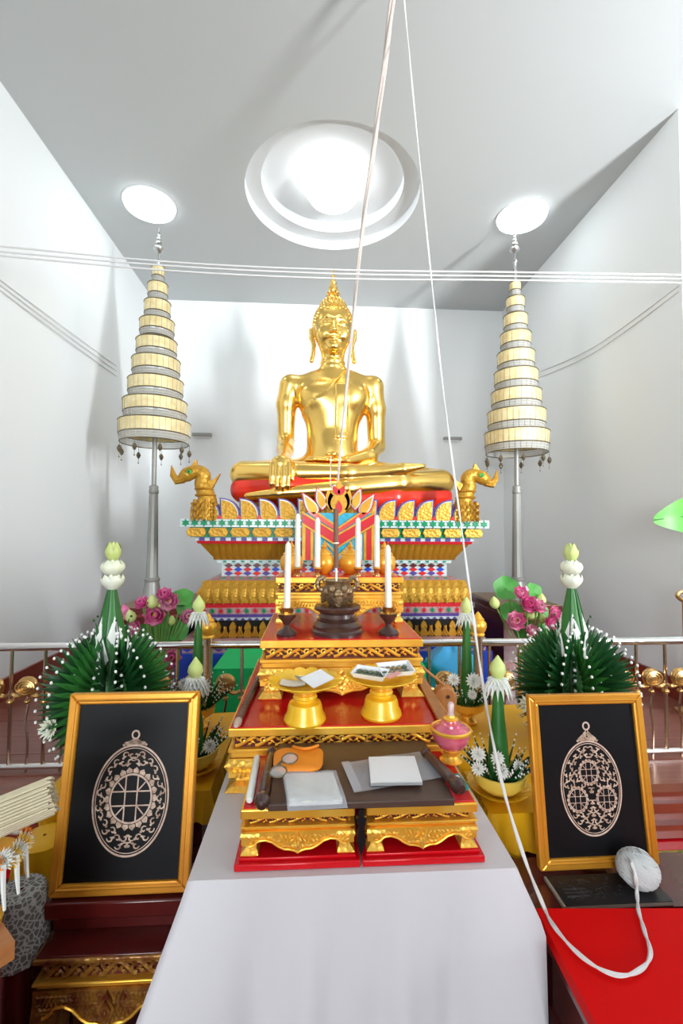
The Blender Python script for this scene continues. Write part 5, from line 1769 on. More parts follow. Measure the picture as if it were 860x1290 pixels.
# ------------------------------------------------------------------ framed pendant pictures
def frame_pic(o, rzd, tilt, w, h, label, rings):
    t = thing('picture_frame', label, 'picture', o, group='gold framed pendant pictures', rot=(-tilt, 0, rzd))
    # local: x right, z up, y back; origin bottom-left front
    fw, ft = 0.027, 0.022

    def bar(out, nm='frame_bar'):
        return MB().prism(out, 0, ft).build(nm, GOLDFRAME, t, smooth=False)
    for out in ([(0, 0), (w, 0), (w - fw, fw), (fw, fw)], [(w, 0), (w, h), (w - fw, h - fw), (w - fw, fw)],
                [(w, h), (0, h), (fw, h - fw), (w - fw, h - fw)], [(0, h), (0, 0), (fw, fw), (fw, h - fw)]):
        bevel(bar(out), 0.004, 2)
    # raised inner bead
    q = fw * 0.62
    for a, b_ in (((q, q), (w - q, q)), ((w - q, q), (w - q, h - q)), ((w - q, h - q), (q, h - q)), ((q, h - q), (q, q))):
        MB().tube([(a[0], 0.001, a[1]), (b_[0], 0.001, b_[1])], 0.0032, 6).build('frame_bead', GOLDFRAME, t)
    MB().box((w / 2, 0.011, h / 2), (w - fw * 1.6, 0.006, h - fw * 1.6)).build('picture_sheet', BLACKPRINT, t)
    MB().prism([(w * 0.4, 0.0), (w * 0.6, 0.0), (w * 0.55, h * 0.75), (w * 0.45, h * 0.75)], ft, ft + 0.012).build('back_strut', MAROON, t)
    yp = 0.0076
    # flat printed pendant
    cxp, czp, rx, rz_ = rings['c'][0] * w, rings['c'][1] * h, rings['r'][0] * w, rings['r'][1] * h
    pr = MB()

    def ring(c, r0x, r0z, r1x, r1z, n=64, y=yp):
        vs_, fs = [], []
        for i in range(n):
            a = 2 * PI * i / n
            vs_ += [(c[0] + r0x * math.cos(a), y, c[1] + r0z * math.sin(a)), (c[0] + r1x * math.cos(a), y, c[1] + r1z * math.sin(a))]
        for i in range(n):
            k = (i + 1) % n
            fs.append((2 * i, 2 * k, 2 * k + 1, 2 * i + 1))
        pr.add(vs_, fs)

    def stroke(pts, wd, y=yp):
        vs_, fs = [], []
        for i, p in enumerate(pts):
            a, b_ = pts[max(0, i - 1)], pts[min(len(pts) - 1, i + 1)]
            dx, dz = b_[0] - a[0], b_[1] - a[1]
            l = math.hypot(dx, dz) or 1
            k = wd * (0.4 + 0.6 * math.sin(PI * (i + 0.6) / (len(pts) + 0.2))) if len(pts) > 2 else wd
            vs_ += [(p[0] - dz / l * k, y, p[1] + dx / l * k), (p[0] + dz / l * k, y, p[1] - dx / l * k)]
        for i in range(len(pts) - 1):
            fs.append((2 * i, 2 * i + 1, 2 * i + 3, 2 * i + 2))
        pr.add(vs_, fs)

    C = (cxp, czp)
    ring(C, rx, rz_, rx * 0.955, rz_ * 0.965)
    ring(C, rx * 0.925, rz_ * 0.94, rx * 0.905, rz_ * 0.925)
    # suspension loop and tapering crown
    lt = rings['loop'] * h
    ring((cxp, lt), 0.0105, 0.0115, 0.0065, 0.0072, 24)
    ztop = czp + rz_
    zl = lt - 0.012
    pr.mi(1)
    for s in (-1, 1):
        stroke([(cxp + s * 0.002, zl), (cxp + s * 0.012, zl - (zl - ztop) * 0.45), (cxp + s * 0.024, ztop + 0.004), (cxp + s * 0.027, ztop - 0.004)], 0.0022)
        for k in range(4):
            zz = ztop + (zl - ztop) * (0.1 + 0.2 * k)
            xx = s * (0.019 - 0.0042 * k)
            stroke([(cxp + xx * 0.1, zz), (cxp + xx * 0.7, zz + 0.005), (cxp + xx, zz + 0.001), (cxp + xx * 0.85, zz - 0.005)], 0.0026)
    stroke([(cxp - 0.03, ztop - 0.001), (cxp, ztop + 0.004), (cxp + 0.03, ztop - 0.001)], 0.0028)
    holes = [(cxp + hx * rx, czp + hz * rz_, hr * rx) for hx, hz, hr in rings['holes']]
    hole_rx = rx
    for hx, hz, hr in holes:
        pr.mi(0)
        ring((hx, hz), hr, hr * rings['hole_k'], hr * 0.92, hr * 0.92 * rings['hole_k'], 40)
        for q_ in (-0.28, 0.28):
            ln = math.sqrt(max(0, 1 - q_ * q_)) * 0.92
            stroke([(hx + q_ * hr, hz - ln * hr * rings['hole_k']), (hx + q_ * hr, hz + ln * hr * rings['hole_k'])], hr * 0.030)
            stroke([(hx - ln * hr, hz + q_ * hr * rings['hole_k']), (hx + ln * hr, hz + q_ * hr * rings['hole_k'])], hr * 0.030)
        for a in (PI / 4, 3 * PI / 4, 5 * PI / 4, 7 * PI / 4):
            stroke([(hx + 0.40 * hr * math.cos(a), hz + 0.40 * hr * math.sin(a) * rings['hole_k']), (hx + 0.90 * hr * math.cos(a), hz + 0.90 * hr * math.sin(a) * rings['hole_k'])], hr * 0.028)
        # lotus petals round the opening
        pr.mi(1)
        npet = rings['petals']
        for i in range(npet):
            a = 2 * PI * i / npet
            r0, r1 = hr * 1.03, hr * rings['petal_r']
            da = PI / npet * 0.86
            pts = [(r0, a - da), ((r0 + r1) / 2, a - da * 1.02), (r1, a), ((r0 + r1) / 2, a + da * 1.02), (r0, a + da)]
            o_ = len(pr.v)
            pr.add([(hx + r * math.cos(b), yp, hz + r * math.sin(b) * rings['hole_k']) for r, b in pts], [(0, 1, 2, 3, 4)])
    # scrolling foliage over the rest of the oval
    pr.mi(1)
    rng = random.Random(rings['seed'])
    sc = rings['scroll']
    nz = int(2 * rz_ / (sc * 1.05))
    for j in range(nz + 1):
        zz = czp - rz_ + 2 * rz_ * (j + 0.5) / (nz + 1)
        half = rx * math.sqrt(max(0, 1 - ((zz - czp) / rz_) ** 2))
        nx = int(half / (sc * 1.0))
        for i in range(nx + 1):
            for s in (-1, 1):
                xx = (i + 0.5 - 0.25 * (j % 2)) * sc
                e = math.hypot(xx / rx, (zz - czp) / rz_)
                if e > 0.86 or any(math.hypot(cxp + s * xx - hx, (zz - hz) / rings['hole_k']) < hr * (rings['petal_r'] + 0.10) for hx, hz, hr in holes):
                    continue
                a0 = math.atan2(zz - czp, xx) + 1.2 + 0.8 * ((i + j) % 2)
                k = sc * 0.52
                pts = []
                for q_ in range(8):
                    r = k * (1 - q_ / 9)
                    a = a0 + q_ * 0.72 * (1 if (i + j) % 2 else -1)
                    pts.append((cxp + s * (xx + r * math.cos(a)), zz + r * math.sin(a)))
                stroke(pts, sc * 0.12)
                b = a0 + 2.6
                pts = [(cxp + s * (xx + k * 0.5 * math.cos(b)), zz + k * 0.5 * math.sin(b)), (cxp + s * (xx + k * 0.95 * math.cos(b + 0.25)), zz + k * 0.95 * math.sin(b + 0.25)),
                       (cxp + s * (xx + k * 1.25 * math.cos(b + 0.1)), zz + k * 1.25 * math.sin(b + 0.1))]
                stroke(pts, sc * 0.16)
    pr.build('printed_pendant', [INKROSE, INKPALE], t, smooth=False)


frame_pic((-0.616, 1.132, 0.632), 0.006, 0.173, 0.323, 0.452, 'gold framed black picture of an oval pendant with one ring opening',
          dict(c=(0.524, 0.447), r=(0.285, 0.278), loop=0.775, holes=[(0.0, 0.02, 0.56)], hole_k=1.10, petals=22, petal_r=1.26, scroll=0.0165, seed=3))
frame_pic((0.586, 1.167, 0.622), 0.010, 0.134, 0.324, 0.430, 'gold framed black picture of an oval pendant with three ring openings',
          dict(c=(0.492, 0.445), r=(0.262, 0.275), loop=0.805, holes=[(-0.04, 0.32, 0.29), (-0.47, -0.24, 0.29), (0.47, -0.24, 0.29)], hole_k=1.12, petals=18, petal_r=1.24, scroll=0.0150, seed=5))

# carved maroon table below the single-ring picture, and a plinth for the frame
lx0, lx1 = P(40, 1208, 1.07).x, -0.287
MAROONGOLD = mat('worn_gilt_maroon', (0.12, 0.018, 0.008), 0.35, 0.3, col2=(0.40, 0.19, 0.03), cscale=22, bump=0.5, bscale=80, btype='voronoi')
mu_table('dark red carved table with worn gilding below the single ring picture', (lx0 + lx1) / 2, 1.07, 0, lx1 - lx0, 0.22, 0.55, (0.02, 0.075, 0.03), 7, gm=MAROONGOLD, straight=True, top_m=MAROON)
pl = thing('frame_plinth', 'stepped dark red wooden plinth holding the single ring picture', 'plinth', (-0.458, 1.185, 0.552))
bevel(MB().box((0, 0, 0.0545), (0.330, 0.12, 0.038)).build('top_block', MAROON, pl), 0.004)
MB().box((0, 0.005, 0.019), (0.296, 0.09, 0.038)).build('base_block', MAROON, pl)
# dark table below the three-ring picture
t = thing('frame_table', 'dark mahogany table below the three ring picture and slate', 'table', (0.775, 1.155, 0))
MB().box((0, 0, 0.59), (0.50, 0.175, 0.03)).build('table_top', MAROON, t)
MB().box((0, 0, 0.54), (0.47, 0.13, 0.07)).build('apron_box', MAROON, t)
for sx in (-1, 1):
    for sy in (-1, 1):
        MB().box((sx * 0.21, sy * 0.05, 0.255), (0.045, 0.04, 0.51), taper=0.85).build('leg', MAROON, t)
# engraved slate slab
s0, s1, s2, s3 = G(703, 1143, 0.625), G(850, 1144, 0.625), G(802, 1101, 0.625), G(683, 1100, 0.625)
sy0, sy1 = 1.069, 1.163
scx, sw_ = (0.592 + 0.862) / 2, 0.27
t = thing('slate_slab', 'black engraved slate slab lying under the ball of yarn', 'slab', (scx, (sy0 + sy1) / 2, 0.606))
MB().box((0, 0, 0.004), (sw_, sy1 - sy0, 0.008)).build('slab_body', BEIGEEDGE, t)
MB().box((0.003, 0.0, 0.0088), (sw_ - 0.006, sy1 - sy0 - 0.001, 0.002)).build('slab_face', SLATE, t)
eg = MB()
rng = random.Random(4)
for i in range(46):
    x, y = rng.uniform(-sw_ * 0.42, sw_ * 0.25), rng.uniform(-0.033, 0.033)
    a = rng.uniform(0, 6.3)
    pts = [(x + 0.006 * k * math.cos(a + 0.35 * k) * 0.6, y + 0.004 * k * math.sin(a + 0.35 * k) * 0.6, 0.010) for k in range(5)]
    eg.tube(pts, 0.0006, 3)
for j in range(3):
    for i in range(9):
        x = -sw_ * 0.40 + i * 0.0065
        eg.box((x, -0.020 + 0.011 * j, 0.010), (0.0042, 0.005, 0.0005))
eg.build('engraving', ENGRAVE, t, kind='stuff')

# red felt-topped table at the right
rA, rB = G(668, 1145, 0.628), G(722, 1290, 0.628)
rxl = (rA.x + rB.x) / 2
t = thing('red_table', 'glossy red topped table with loose yarn lying across it', 'table', (0.803, 0.788, 0), rz=R_(-3))
MB().box((0, 0, 0.613), (0.60, 0.50, 0.028)).build('table_top', REDCLOTH, t)
MB().box((0, 0, 0.585), (0.585, 0.485, 0.028)).build('moulding', MAROON, t)
MB().box((0, 0, 0.50), (0.55, 0.45, 0.15)).build('apron_box', MAROON, t)
for sx in (-1, 1):
    for sy in (-1, 1):
        MB().box((sx * 0.255, sy * 0.205, 0.215), (0.05, 0.05, 0.43), taper=0.8).build('leg', MAROON, t)

# ball of white yarn on the slab
yb = P(800, 1103, 1.115)
t = thing('yarn_ball', 'ball of white cotton yarn resting on the black slate', 'yarn', (yb.x, 1.12, 0.6165), rot=(0, R_(14), 0))
R0 = 0.046
MB().ball((0, 0, 0.041), (R0 * 1.02, R0 * 0.92, 0.041), 24, 16).build('core', YARN, t)
st = MB()
rng = random.Random(9)
for i in range(44):
    # wound great circles, mostly about a common axis
    ax = Vector((0.35 + rng.uniform(-0.35, 0.35), 0.25 + rng.uniform(-0.5, 0.5), 1.0 if i % 5 else 0.1)).normalized()
    u_ = ax.orthogonal().normalized()
    w_ = ax.cross(u_)
    sh = rng.uniform(-0.75, 0.75)
    rr = math.sqrt(1 - sh * sh)
    a0, a1 = 0, 2 * PI
    pts = []
    for k in range(25):
        a = a0 + (a1 - a0) * k / 24
        p = (u_ * math.cos(a) + w_ * math.sin(a)) * rr + ax * sh
        pts.append((p.x * R0 * 1.03, p.y * R0 * 0.94, 0.0415 + p.z * 0.0415))
    st.tube(pts, 0.0032, 5, caps=False)
st.build('wound_strand', YARN, t, kind='stuff')

# ornate rug on the floor in front of the platform step
t = thing('ornate_rug', 'ornate gold and cream rug on the floor before the platform step', 'rug', (1.975, 1.50, 0))
rw, rd_ = 1.70, 1.15
MB().box((0, 0, 0.006), (rw, rd_, 0.012)).build('pile', RUGFIELD, t)
MB().box((0, rd_ / 2 - 0.035, 0.0125), (rw, 0.07, 0.003)).build('border', RUGPAT, t)
MB().box((0, rd_ / 2 - 0.082, 0.0125), (rw, 0.02, 0.003)).build('border_line', RUGBLACK, t)
for k in range(26):
    MB().lathe([(0.020, 0), (0.012, 0.003), (0, 0.003)], 8, (-rw / 2 + 0.035 + 0.065 * k, rd_ / 2 - 0.035, 0.0135)).build('border_dot', RUGGOLD, t)
rng = random.Random(12)
for nm, m, cnt in (('cream_scroll', RUGCREAM, 90), ('black_scroll', RUGBLACK, 70), ('gold_scroll', RUGGOLD, 90)):
    mb = MB()
    for i in range(cnt):
        x, y, a0 = rng.uniform(-rw / 2 + 0.07, rw / 2 - 0.07), rng.uniform(-rd_ / 2 + 0.06, rd_ / 2 - 0.16), rng.uniform(0, 6.3)
        k = rng.choice((-1, 1))
        pts = [(x + 0.05 * (1 - j / 12) * math.cos(a0 + k * j * 0.5), y + 0.05 * (1 - j / 12) * math.sin(a0 + k * j * 0.5), 0.0122 + 0.0004 * (i % 4)) for j in range(9)]
        vs_, fs = [], []
        for j, p in enumerate(pts):
            a, b_ = pts[max(0, j - 1)], pts[min(8, j + 1)]
            dx, dy = b_[0] - a[0], b_[1] - a[1]
            l = math.hypot(dx, dy) or 1
            wd = 0.017 * math.sin(PI * (j + 0.7) / 9.4)
            vs_ += [(p[0] - dy / l * wd, p[1] + dx / l * wd, p[2]), (p[0] + dy / l * wd, p[1] - dx / l * wd, p[2])]
            if j:
                fs.append((2 * j - 2, 2 * j - 1, 2 * j + 1, 2 * j))
        mb.add(vs_, fs)
    mb.build(nm, m, t, smooth=False, kind='stuff')

# ------------------------------------------------------------------ folded banana-leaf offerings
def folded_leaf(mb, base, d, l, w, nrm):
    """a narrow folded leaf finger: raised spine, pointed tip"""
    base, d, nrm = Vector(base), Vector(d).normalized(), Vector(nrm).normalized()
    s = d.cross(nrm).normalized()
    p = [base - s * w * 0.5, base + s * w * 0.5, base + d * l * 0.55 - s * w * 0.42, base + d * l * 0.55 + s * w * 0.42, base + d * l,
         base + nrm * w * 0.35, base + d * l * 0.55 + nrm * w * 0.32, base - nrm * w * 0.25 + d * l * 0.3]
    mb.add(p, [(0, 5, 6, 2), (5, 1, 3, 6), (2, 6, 4), (6, 3, 4), (1, 0, 2, 4, 3)])
    return base + d * l


def lotus_top(t, z, k, m_low=None, n=3):
    """three stacked folded lotus blooms"""
    for j, (dz, r, h, m, open_) in enumerate(((0.0, 0.030, 0.045, CREAMPETAL, 0.95), (0.042, 0.033, 0.048, CREAMPETAL, 0.55), (0.086, 0.023, 0.058, LIME, 0.25))):
        fl = MB()
        for ring in range(2):
            np_ = 7 if j < 2 else 5
            for i in range(np_):
                a = 2 * PI * (i + 0.5 * ring) / np_ + j
                M = Matrix.Translation((0, 0, z + dz * k)) @ Matrix.Rotation(a, 4, 'Z')
                rr = r * (1 - 0.2 * ring)

                def pet(u, v):
                    ang = (u - 0.5) * 1.5
                    bul = math.sin(PI * min(1, 0.12 + v * (0.72 if open_ < 0.9 else 0.6))) ** 0.8
                    taper = (1 - v ** 3 * 0.9)
                    q = rr * k * bul * (1 + 0.25 * open_ * v)
                    return (q * math.cos(ang * taper), q * math.sin(ang * taper), h * k * v * (1 + 0.06 * ring))
                fl.grid(pet, 5, 6, M)
        fl.ball((0, 0, z + dz * k + h * k * 0.45), (r * k * 0.72, r * k * 0.72, h * k * 0.42), 12, 8)
        fl.build('lotus_bloom', m, t, label='cream folded lotus bloom' if j < 2 else 'lime green lotus bud at the top')


def chrysanthemum(name, parent, c, r, m=WHITEPETAL, face=(0, -1, 0.3)):
    mb = MB()
    q = Vector(face).to_track_quat('Z', 'Y').to_matrix().to_4x4()
    M = Matrix.Translation(c) @ q
    for ring, (n, el, k) in enumerate(((14, 0.15, 1.0), (12, 0.55, 0.92), (9, 0.95, 0.75), (6, 1.3, 0.55))):
        for i in range(n):
            a = 2 * PI * (i + 0.5 * (ring % 2)) / n
            d = Vector((math.cos(a) * math.cos(el), math.sin(a) * math.cos(el), math.sin(el)))
            s = Vector((-math.sin(a), math.cos(a), 0)) * r * 0.13
            b_ = d * r * 0.12
            t_ = d * r * k + Vector((0, 0, 0.10 * r))
            m_ = d * r * k * 0.65 + Vector((0, 0, -0.03 * r))
            mb.add([b_ - s * 0.5, b_ + s * 0.5, m_ + s, t_, m_ - s], [(0, 1, 2, 3, 4)], M)
    return mb.build(name, m, parent, smooth=False)


def baisri(o, lab, rot0, bowl, blossom):
    t = thing('banana_leaf_offering', lab, 'offering', o, rz=rot0, group='large folded banana leaf offerings')
    MB().lathe([(0.07, 0), (0.075, 0.008), (0.045, 0.025), (0.045, 0.05), (0.09, 0.075), (0.115, 0.10), (0.112, 0.10), (0.0, 0.09)], 28).build('bowl', bowl, t)
    # tall central cone of wrapped leaf
    zt_ = 0.585
    MB().lathe([(0.105, 0.09), (0.080, 0.25), (0.052, 0.40), (0.030, 0.50), (0.013, zt_), (0.0, zt_)], 18).build('leaf_cone', LEAFM, t)
    cw = MB()
    for i in range(3):
        a = -PI / 2 + (i - 1) * 0.9
        cw.tube([(0.105 * math.cos(a), 0.105 * math.sin(a), 0.10), (0.053 * math.cos(a), 0.053 * math.sin(a), 0.405), (0.014 * math.cos(a), 0.014 * math.sin(a), zt_)], [0.004, 0.003, 0.001], 5)
    cw.build('cone_seam', LEAFD, t)
    nw = 9
    bead = MB().ball((0, 0, 0), (0.0062, 0.0062, 0.007), 6, 5)
    for w_i in range(nw):
        a = 2 * PI * w_i / nw + 0.16
        ca_, sa_ = math.cos(a), math.sin(a)
        rad, tan_ = Vector((ca_, sa_, 0)), Vector((-sa_, ca_, 0))
        mb, bd_ = MB(), MB()
        nf = 17
        for layer in (-1, 1):
            for i in range(nf):
                f_ = i / (nf - 1)
                # spine of the wing from the cone outwards and down
                r = interp(f_, [(0, 0.052), (0.25, 0.105), (0.5, 0.135), (0.75, 0.135), (1, 0.105)])
                z = interp(f_, [(0, 0.345), (0.25, 0.325), (0.5, 0.27), (0.75, 0.195), (1, 0.125)])
                ang = interp(f_, [(0, R_(80)), (0.35, R_(48)), (0.7, R_(2)), (1, R_(-38))])
                base = rad * (r - 0.035) + Vector((0, 0, z - 0.02)) + tan_ * layer * 0.006
                d = rad * math.cos(ang) + Vector((0, 0, math.sin(ang))) + tan_ * layer * (0.16 + 0.05 * f_)
                l = 0.125 - 0.02 * abs(f_ - 0.5)
                tip = folded_leaf(mb, base, d, l, 0.021, tan_ * layer)
                if layer == (1 if w_i % 2 else -1) and i % 1 == 0:
                    bd_.ball(tip, (0.0048, 0.0048, 0.0055), 6, 4)
            # pleated inner flank of the wing
            for i in range(10):
                f_ = i / 9
                base = rad * 0.045 + Vector((0, 0, 0.31 - 0.2 * f_)) + tan_ * layer * 0.012
                folded_leaf(mb, base, rad * 0.75 + Vector((0, 0, 0.5 - 0.5 * f_)) + tan_ * layer * 0.25, 0.085, 0.022, tan_ * layer)
        fan = mb.build('leaf_fan', LEAFD if w_i % 3 else LEAFM, t, smooth=False)
        bd_.build('tip_bead', PEARL, fan, kind='stuff')
        # pointed white leaf between the wings
        a2_ = a + PI / nw
        M = Matrix.Rotation(a2_ + PI / 2, 4, 'Z')
        zz = 0.30 + 0.07 * (w_i % 2)
        rr = 0.075 - 0.03 * (w_i % 2)
        wl = MB().add([(0, -rr - 0.012, zz), (0.026, -rr, zz + 0.045), (0, -rr + 0.012, zz + 0.115), (-0.026, -rr, zz + 0.045), (0, -rr - 0.010, zz + 0.05)],
                      [(0, 1, 4), (1, 2, 4), (2, 3, 4), (3, 0, 4)], M)
        wl.build('white_leaf', WHITEPETAL, t, smooth=False)
        hd = MB()
        for q in range(6):
            hd.ball((0, -0.118 - 0.012 * math.sin(q * 0.7), 0.30 - 0.034 * q), 0.0055, 6, 4, M)
        hd.build('bead_string', PEARL, t, kind='stuff')
    for i in range(4):
        a = -PI / 2 + (i - 1.5) * 1.3
        sp = MB()
        folded_leaf(sp, (0.03 * math.cos(a), 0.03 * math.sin(a), 0.36), (math.cos(a) * 0.25, math.sin(a) * 0.25, 1), 0.115, 0.022, (-math.sin(a), math.cos(a), 0.2))
        sp.ball((0.063 * math.cos(a), 0.063 * math.sin(a), 0.475), 0.005, 6, 4)
        sp.build('upright_leaf', LEAFD, t, smooth=False)
    lotus_top(t, zt_ - 0.010, 1.16)
    chrysanthemum('white_blossom', t, blossom, 0.042, CREAMPETAL, face=(blossom[0], -0.3, 0.1))
    return t


LB, RB = P(137, 934, 1.68), P(722, 934, 1.68)
baisri((LB.x, 1.68, ZC1), 'large folded banana leaf offering behind the single ring picture', 0.0, BLACK, (-0.150, -0.09, 0.13))
baisri((RB.x, 1.68, ZC1), 'large folded banana leaf offering behind the three ring picture', 0.25, GOLDP, (-0.215, -0.02, 0.17))


def bud_on_ruff(parent, x, y, z, k, m=LIME):
    """lime lotus bud over a ruff of white petals"""
    mb = MB()
    mb.lathe([(0.006 * k, 0.0), (0.018 * k, 0.008 * k), (0.026 * k, 0.026 * k), (0.023 * k, 0.044 * k), (0.012 * k, 0.060 * k), (0.003 * k, 0.073 * k), (0, 0.076 * k)], 14, (x, y, z), lobes=5, amp=0.05)
    mb.build('lotus_bud', m, parent)
    wf = MB()
    for ring in range(3):
        n = 16
        for i in range(n):
            a = 2 * PI * (i + 0.5 * ring) / n
            M = Matrix.Translation((x, y, z + 0.006 * k)) @ Matrix.Rotation(a, 4, 'Z')
            l = (0.036 + 0.006 * ring) * k
            dz = (-0.2 - 0.45 * ring) * l
            wf.add([(0.004 * k, -0.004 * k, 0), (0.004 * k, 0.004 * k, 0), (l * 0.7, 0.006 * k, dz * 0.4), (l, 0, dz * 1.2), (l * 0.7, -0.006 * k, dz * 0.4)], [(0, 1, 2, 3, 4)], M)
    wf.build('white_ruff', WHITEPETAL, parent, smooth=False)


def krathong(o, lab, ztop, rb, bowl_kind, mums, nfing=42, needle=0.13, extra_plate=False, ring_r=None):
    """bowl, ring of bead-tipped leaf needles, chrysanthemums, tall wrapped leaf with a bud"""
    t = thing('flower_offering', lab, 'offering', o, group='small banana leaf flower offerings')
    if extra_plate:
        mb = MB()
        prof = [(0.03, 0.0), (0.05, 0.006), (0.080, 0.018), (0.094, 0.030), (0.091, 0.030), (0.07, 0.018), (0.0, 0.012)]
        vs_, fs, n = [], [], 88
        for r, z in prof:
            for i in range(n):
                a = 2 * PI * i / n
                k = max(0, (r - 0.04) / 0.064)
                q = abs(math.sin(a * 11))
                vs_.append((r * (1 - 0.07 * k * (1 - q)) * math.cos(a), r * (1 - 0.07 * k * (1 - q)) * math.sin(a), z + 0.006 * k * q))
        for j in range(len(prof) - 1):
            for i in range(n):
                q = (i + 1) % n
                fs.append((j * n + i, j * n + q, (j + 1) * n + q, (j + 1) * n + i))
        mb.add(vs_, fs).build('scalloped_plate', YELLOWDISH, t)
    if bowl_kind == 'footed':
        MB().lathe([(0.040, 0), (0.042, 0.006), (0.030, 0.016), (0.026, 0.028), (0.030, 0.034), (0.040, 0.040), (rb, 0.058), (rb * 1.06, 0.085), (rb * 0.98, 0.085), (0, 0.07)], 30).build('bowl', GOLDP, t)
        zb_ = 0.085
    else:
        MB().lathe([(0.030, 0.012), (0.050, 0.020), (rb * 0.94, 0.045), (rb * 1.03, 0.075), (rb * 0.97, 0.076), (rb * 0.86, 0.05), (0, 0.045)], 32).build('bowl', YELLOWBOWL, t)
        zb_ = 0.072
    mb, bd_ = MB(), MB()
    for i in range(nfing):
        a = 2 * PI * i / nfing
        e = R_(62 - 26 * (i % 2)) + 0.12 * math.sin(i * 3.1)
        d = Vector((math.cos(a) * math.cos(e), math.sin(a) * math.cos(e), math.sin(e)))
        base = Vector((rb * 0.55 * math.cos(a), rb * 0.55 * math.sin(a), zb_ - 0.015))
        tip = folded_leaf(mb, base, d, needle * (0.85 + 0.2 * math.sin(i * 1.9)), 0.012, Vector((-math.sin(a), math.cos(a), 0)))
        for q in range(3):
            bd_.ball(tip - d * 0.017 * q, (0.003, 0.003, 0.0036), 5, 4)
    nd = mb.build('leaf_needle', LEAFD, t, smooth=False, kind='stuff')
    bd_.build('tip_bead', PEARL, nd, kind='stuff')
    hz = ztop - 0.07
    MB().lathe([(rb * 0.42, zb_ - 0.02), (rb * 0.36, zb_ + 0.08), (0.020, zb_ + (hz - zb_) * 0.55), (0.011, hz), (0, hz)], 12).build('leaf_cone', LEAFM, t)
    bud_on_ruff(t, 0, 0, hz, 0.95)
    for (x, y, z, r) in mums:
        chrysanthemum('white_chrysanthemum', t, (x, y, z), r, face=(x * 4, -1, 0.35))
    return t


def rel(px, py, Y, o):
    p = P(px, py, Y)
    return (p.x - o[0], p.y - o[1], p.z - o[2])


o = (P(590, 905, 1.86).x, 1.88, ZC1)
krathong(o, 'flower offering in a gold footed bowl behind the wooden block', P(590, 752, 1.88).z - ZC1, 0.068, 'footed',
         [(*rel(596, 858, 1.80, o), 0.036), (*rel(571, 856, 1.82, o), 0.028), (*rel(594, 875, 1.79, o), 0.022)], needle=0.12)
o = (0.558, 1.365, ZC1)
krathong(o, 'flower offering in a yellow bowl on a scalloped plate beside the three ring picture', P(620, 826, 1.365).z - ZC1, 0.078, 'round',
         [(*rel(602, 950, 1.30, o), 0.024), (*rel(602, 968, 1.295, o), 0.022), (*rel(626, 955, 1.29, o), 0.022), (*rel(632, 972, 1.29, o), 0.022), (*rel(652, 965, 1.32, o), 0.02)], needle=0.105, extra_plate=True)
o = (P(250, 880, 1.88).x - 0.005, 1.88, ZC1)
krathong(o, 'flower offering beside the railing post behind the single ring picture', P(247, 750, 1.88).z - ZC1, 0.068, 'footed',
         [(*rel(254, 866, 1.79, o), 0.040), (*rel(232, 862, 1.82, o), 0.026)], needle=0.14)
o = (-0.388, 1.545, ZC1)
krathong(o, 'flower offering on a scalloped plate half hidden by the single ring picture', P(227, 828, 1.545).z - ZC1, 0.078, 'round',
         [(*rel(264, 940, 1.47, o), 0.024), (*rel(230, 955, 1.47, o), 0.024)], needle=0.105, extra_plate=True)
# ------------------------------------------------------------------ lotus bouquets behind the railing
def lotus_flower(parent, c, r, face, m, inner=YELLOWPOD):
    q = Vector(face).to_track_quat('Z', 'Y').to_matrix().to_4x4()
    M = Matrix.Translation(c) @ q
    mb = MB()
    for ring, (n, el, k) in enumerate(((8, 0.25, 1.0), (8, 0.62, 0.95), (6, 0.98, 0.8))):
        for i in range(n):
            a = 2 * PI * (i + 0.5 * (ring % 2)) / n
            Q = M @ Matrix.Rotation(a, 4, 'Z')

            def pet(u, v):
                w = 0.33 * r * math.sin(PI * (0.08 + 0.92 * v) ** 0.8) ** 0.75 * (1 if v < 0.98 else 0.1)
                e = el + 0.35 * v * v
                d = r * k * v
                cup = 0.10 * r * ((u - 0.5) * 2) ** 2
                return (d * math.cos(e) + 0.04 * r - cup * math.sin(e), (u - 0.5) * 2 * w, d * math.sin(e) + cup * math.cos(e))
            mb.grid(pet, 5, 6, Q)
    fl = mb.build('lotus_flower', m, parent, angle=3.0)
    MB().lathe([(0.06 * r, 0), (0.2 * r, 0.12 * r), (0.24 * r, 0.34 * r), (0.0, 0.36 * r)], 12, M=M).build('seed_pod', inner, fl)
    return fl


def lotus_bud(parent, c, r, lean, m):
    M = Matrix.Translation(c) @ Vector(lean).to_track_quat('Z', 'Y').to_matrix().to_4x4()
    MB().lathe([(0.3 * r, -0.9 * r), (0.75 * r, -0.55 * r), (r, 0.0), (0.85 * r, 0.65 * r), (0.4 * r, 1.25 * r), (0, 1.6 * r)], 12, M=M, lobes=5, amp=0.06).build('closed_bud', m, parent)


def lotus_leaf(parent, c, r, face, m=LOTUSLEAF):
    M = Matrix.Translation(c) @ Vector(face).to_track_quat('Z', 'Y').to_matrix().to_4x4()

    def f(u, v):
        a = 2 * PI * u
        rr = r * v * (1 + 0.06 * math.sin(5 * a))
        return (rr * math.cos(a), rr * math.sin(a), 0.10 * r * v * v * math.sin(3 * a) + 0.12 * r * v * v)
    MB().grid(f, 26, 5, M, wrap=True).build('lotus_leaf', m, parent)


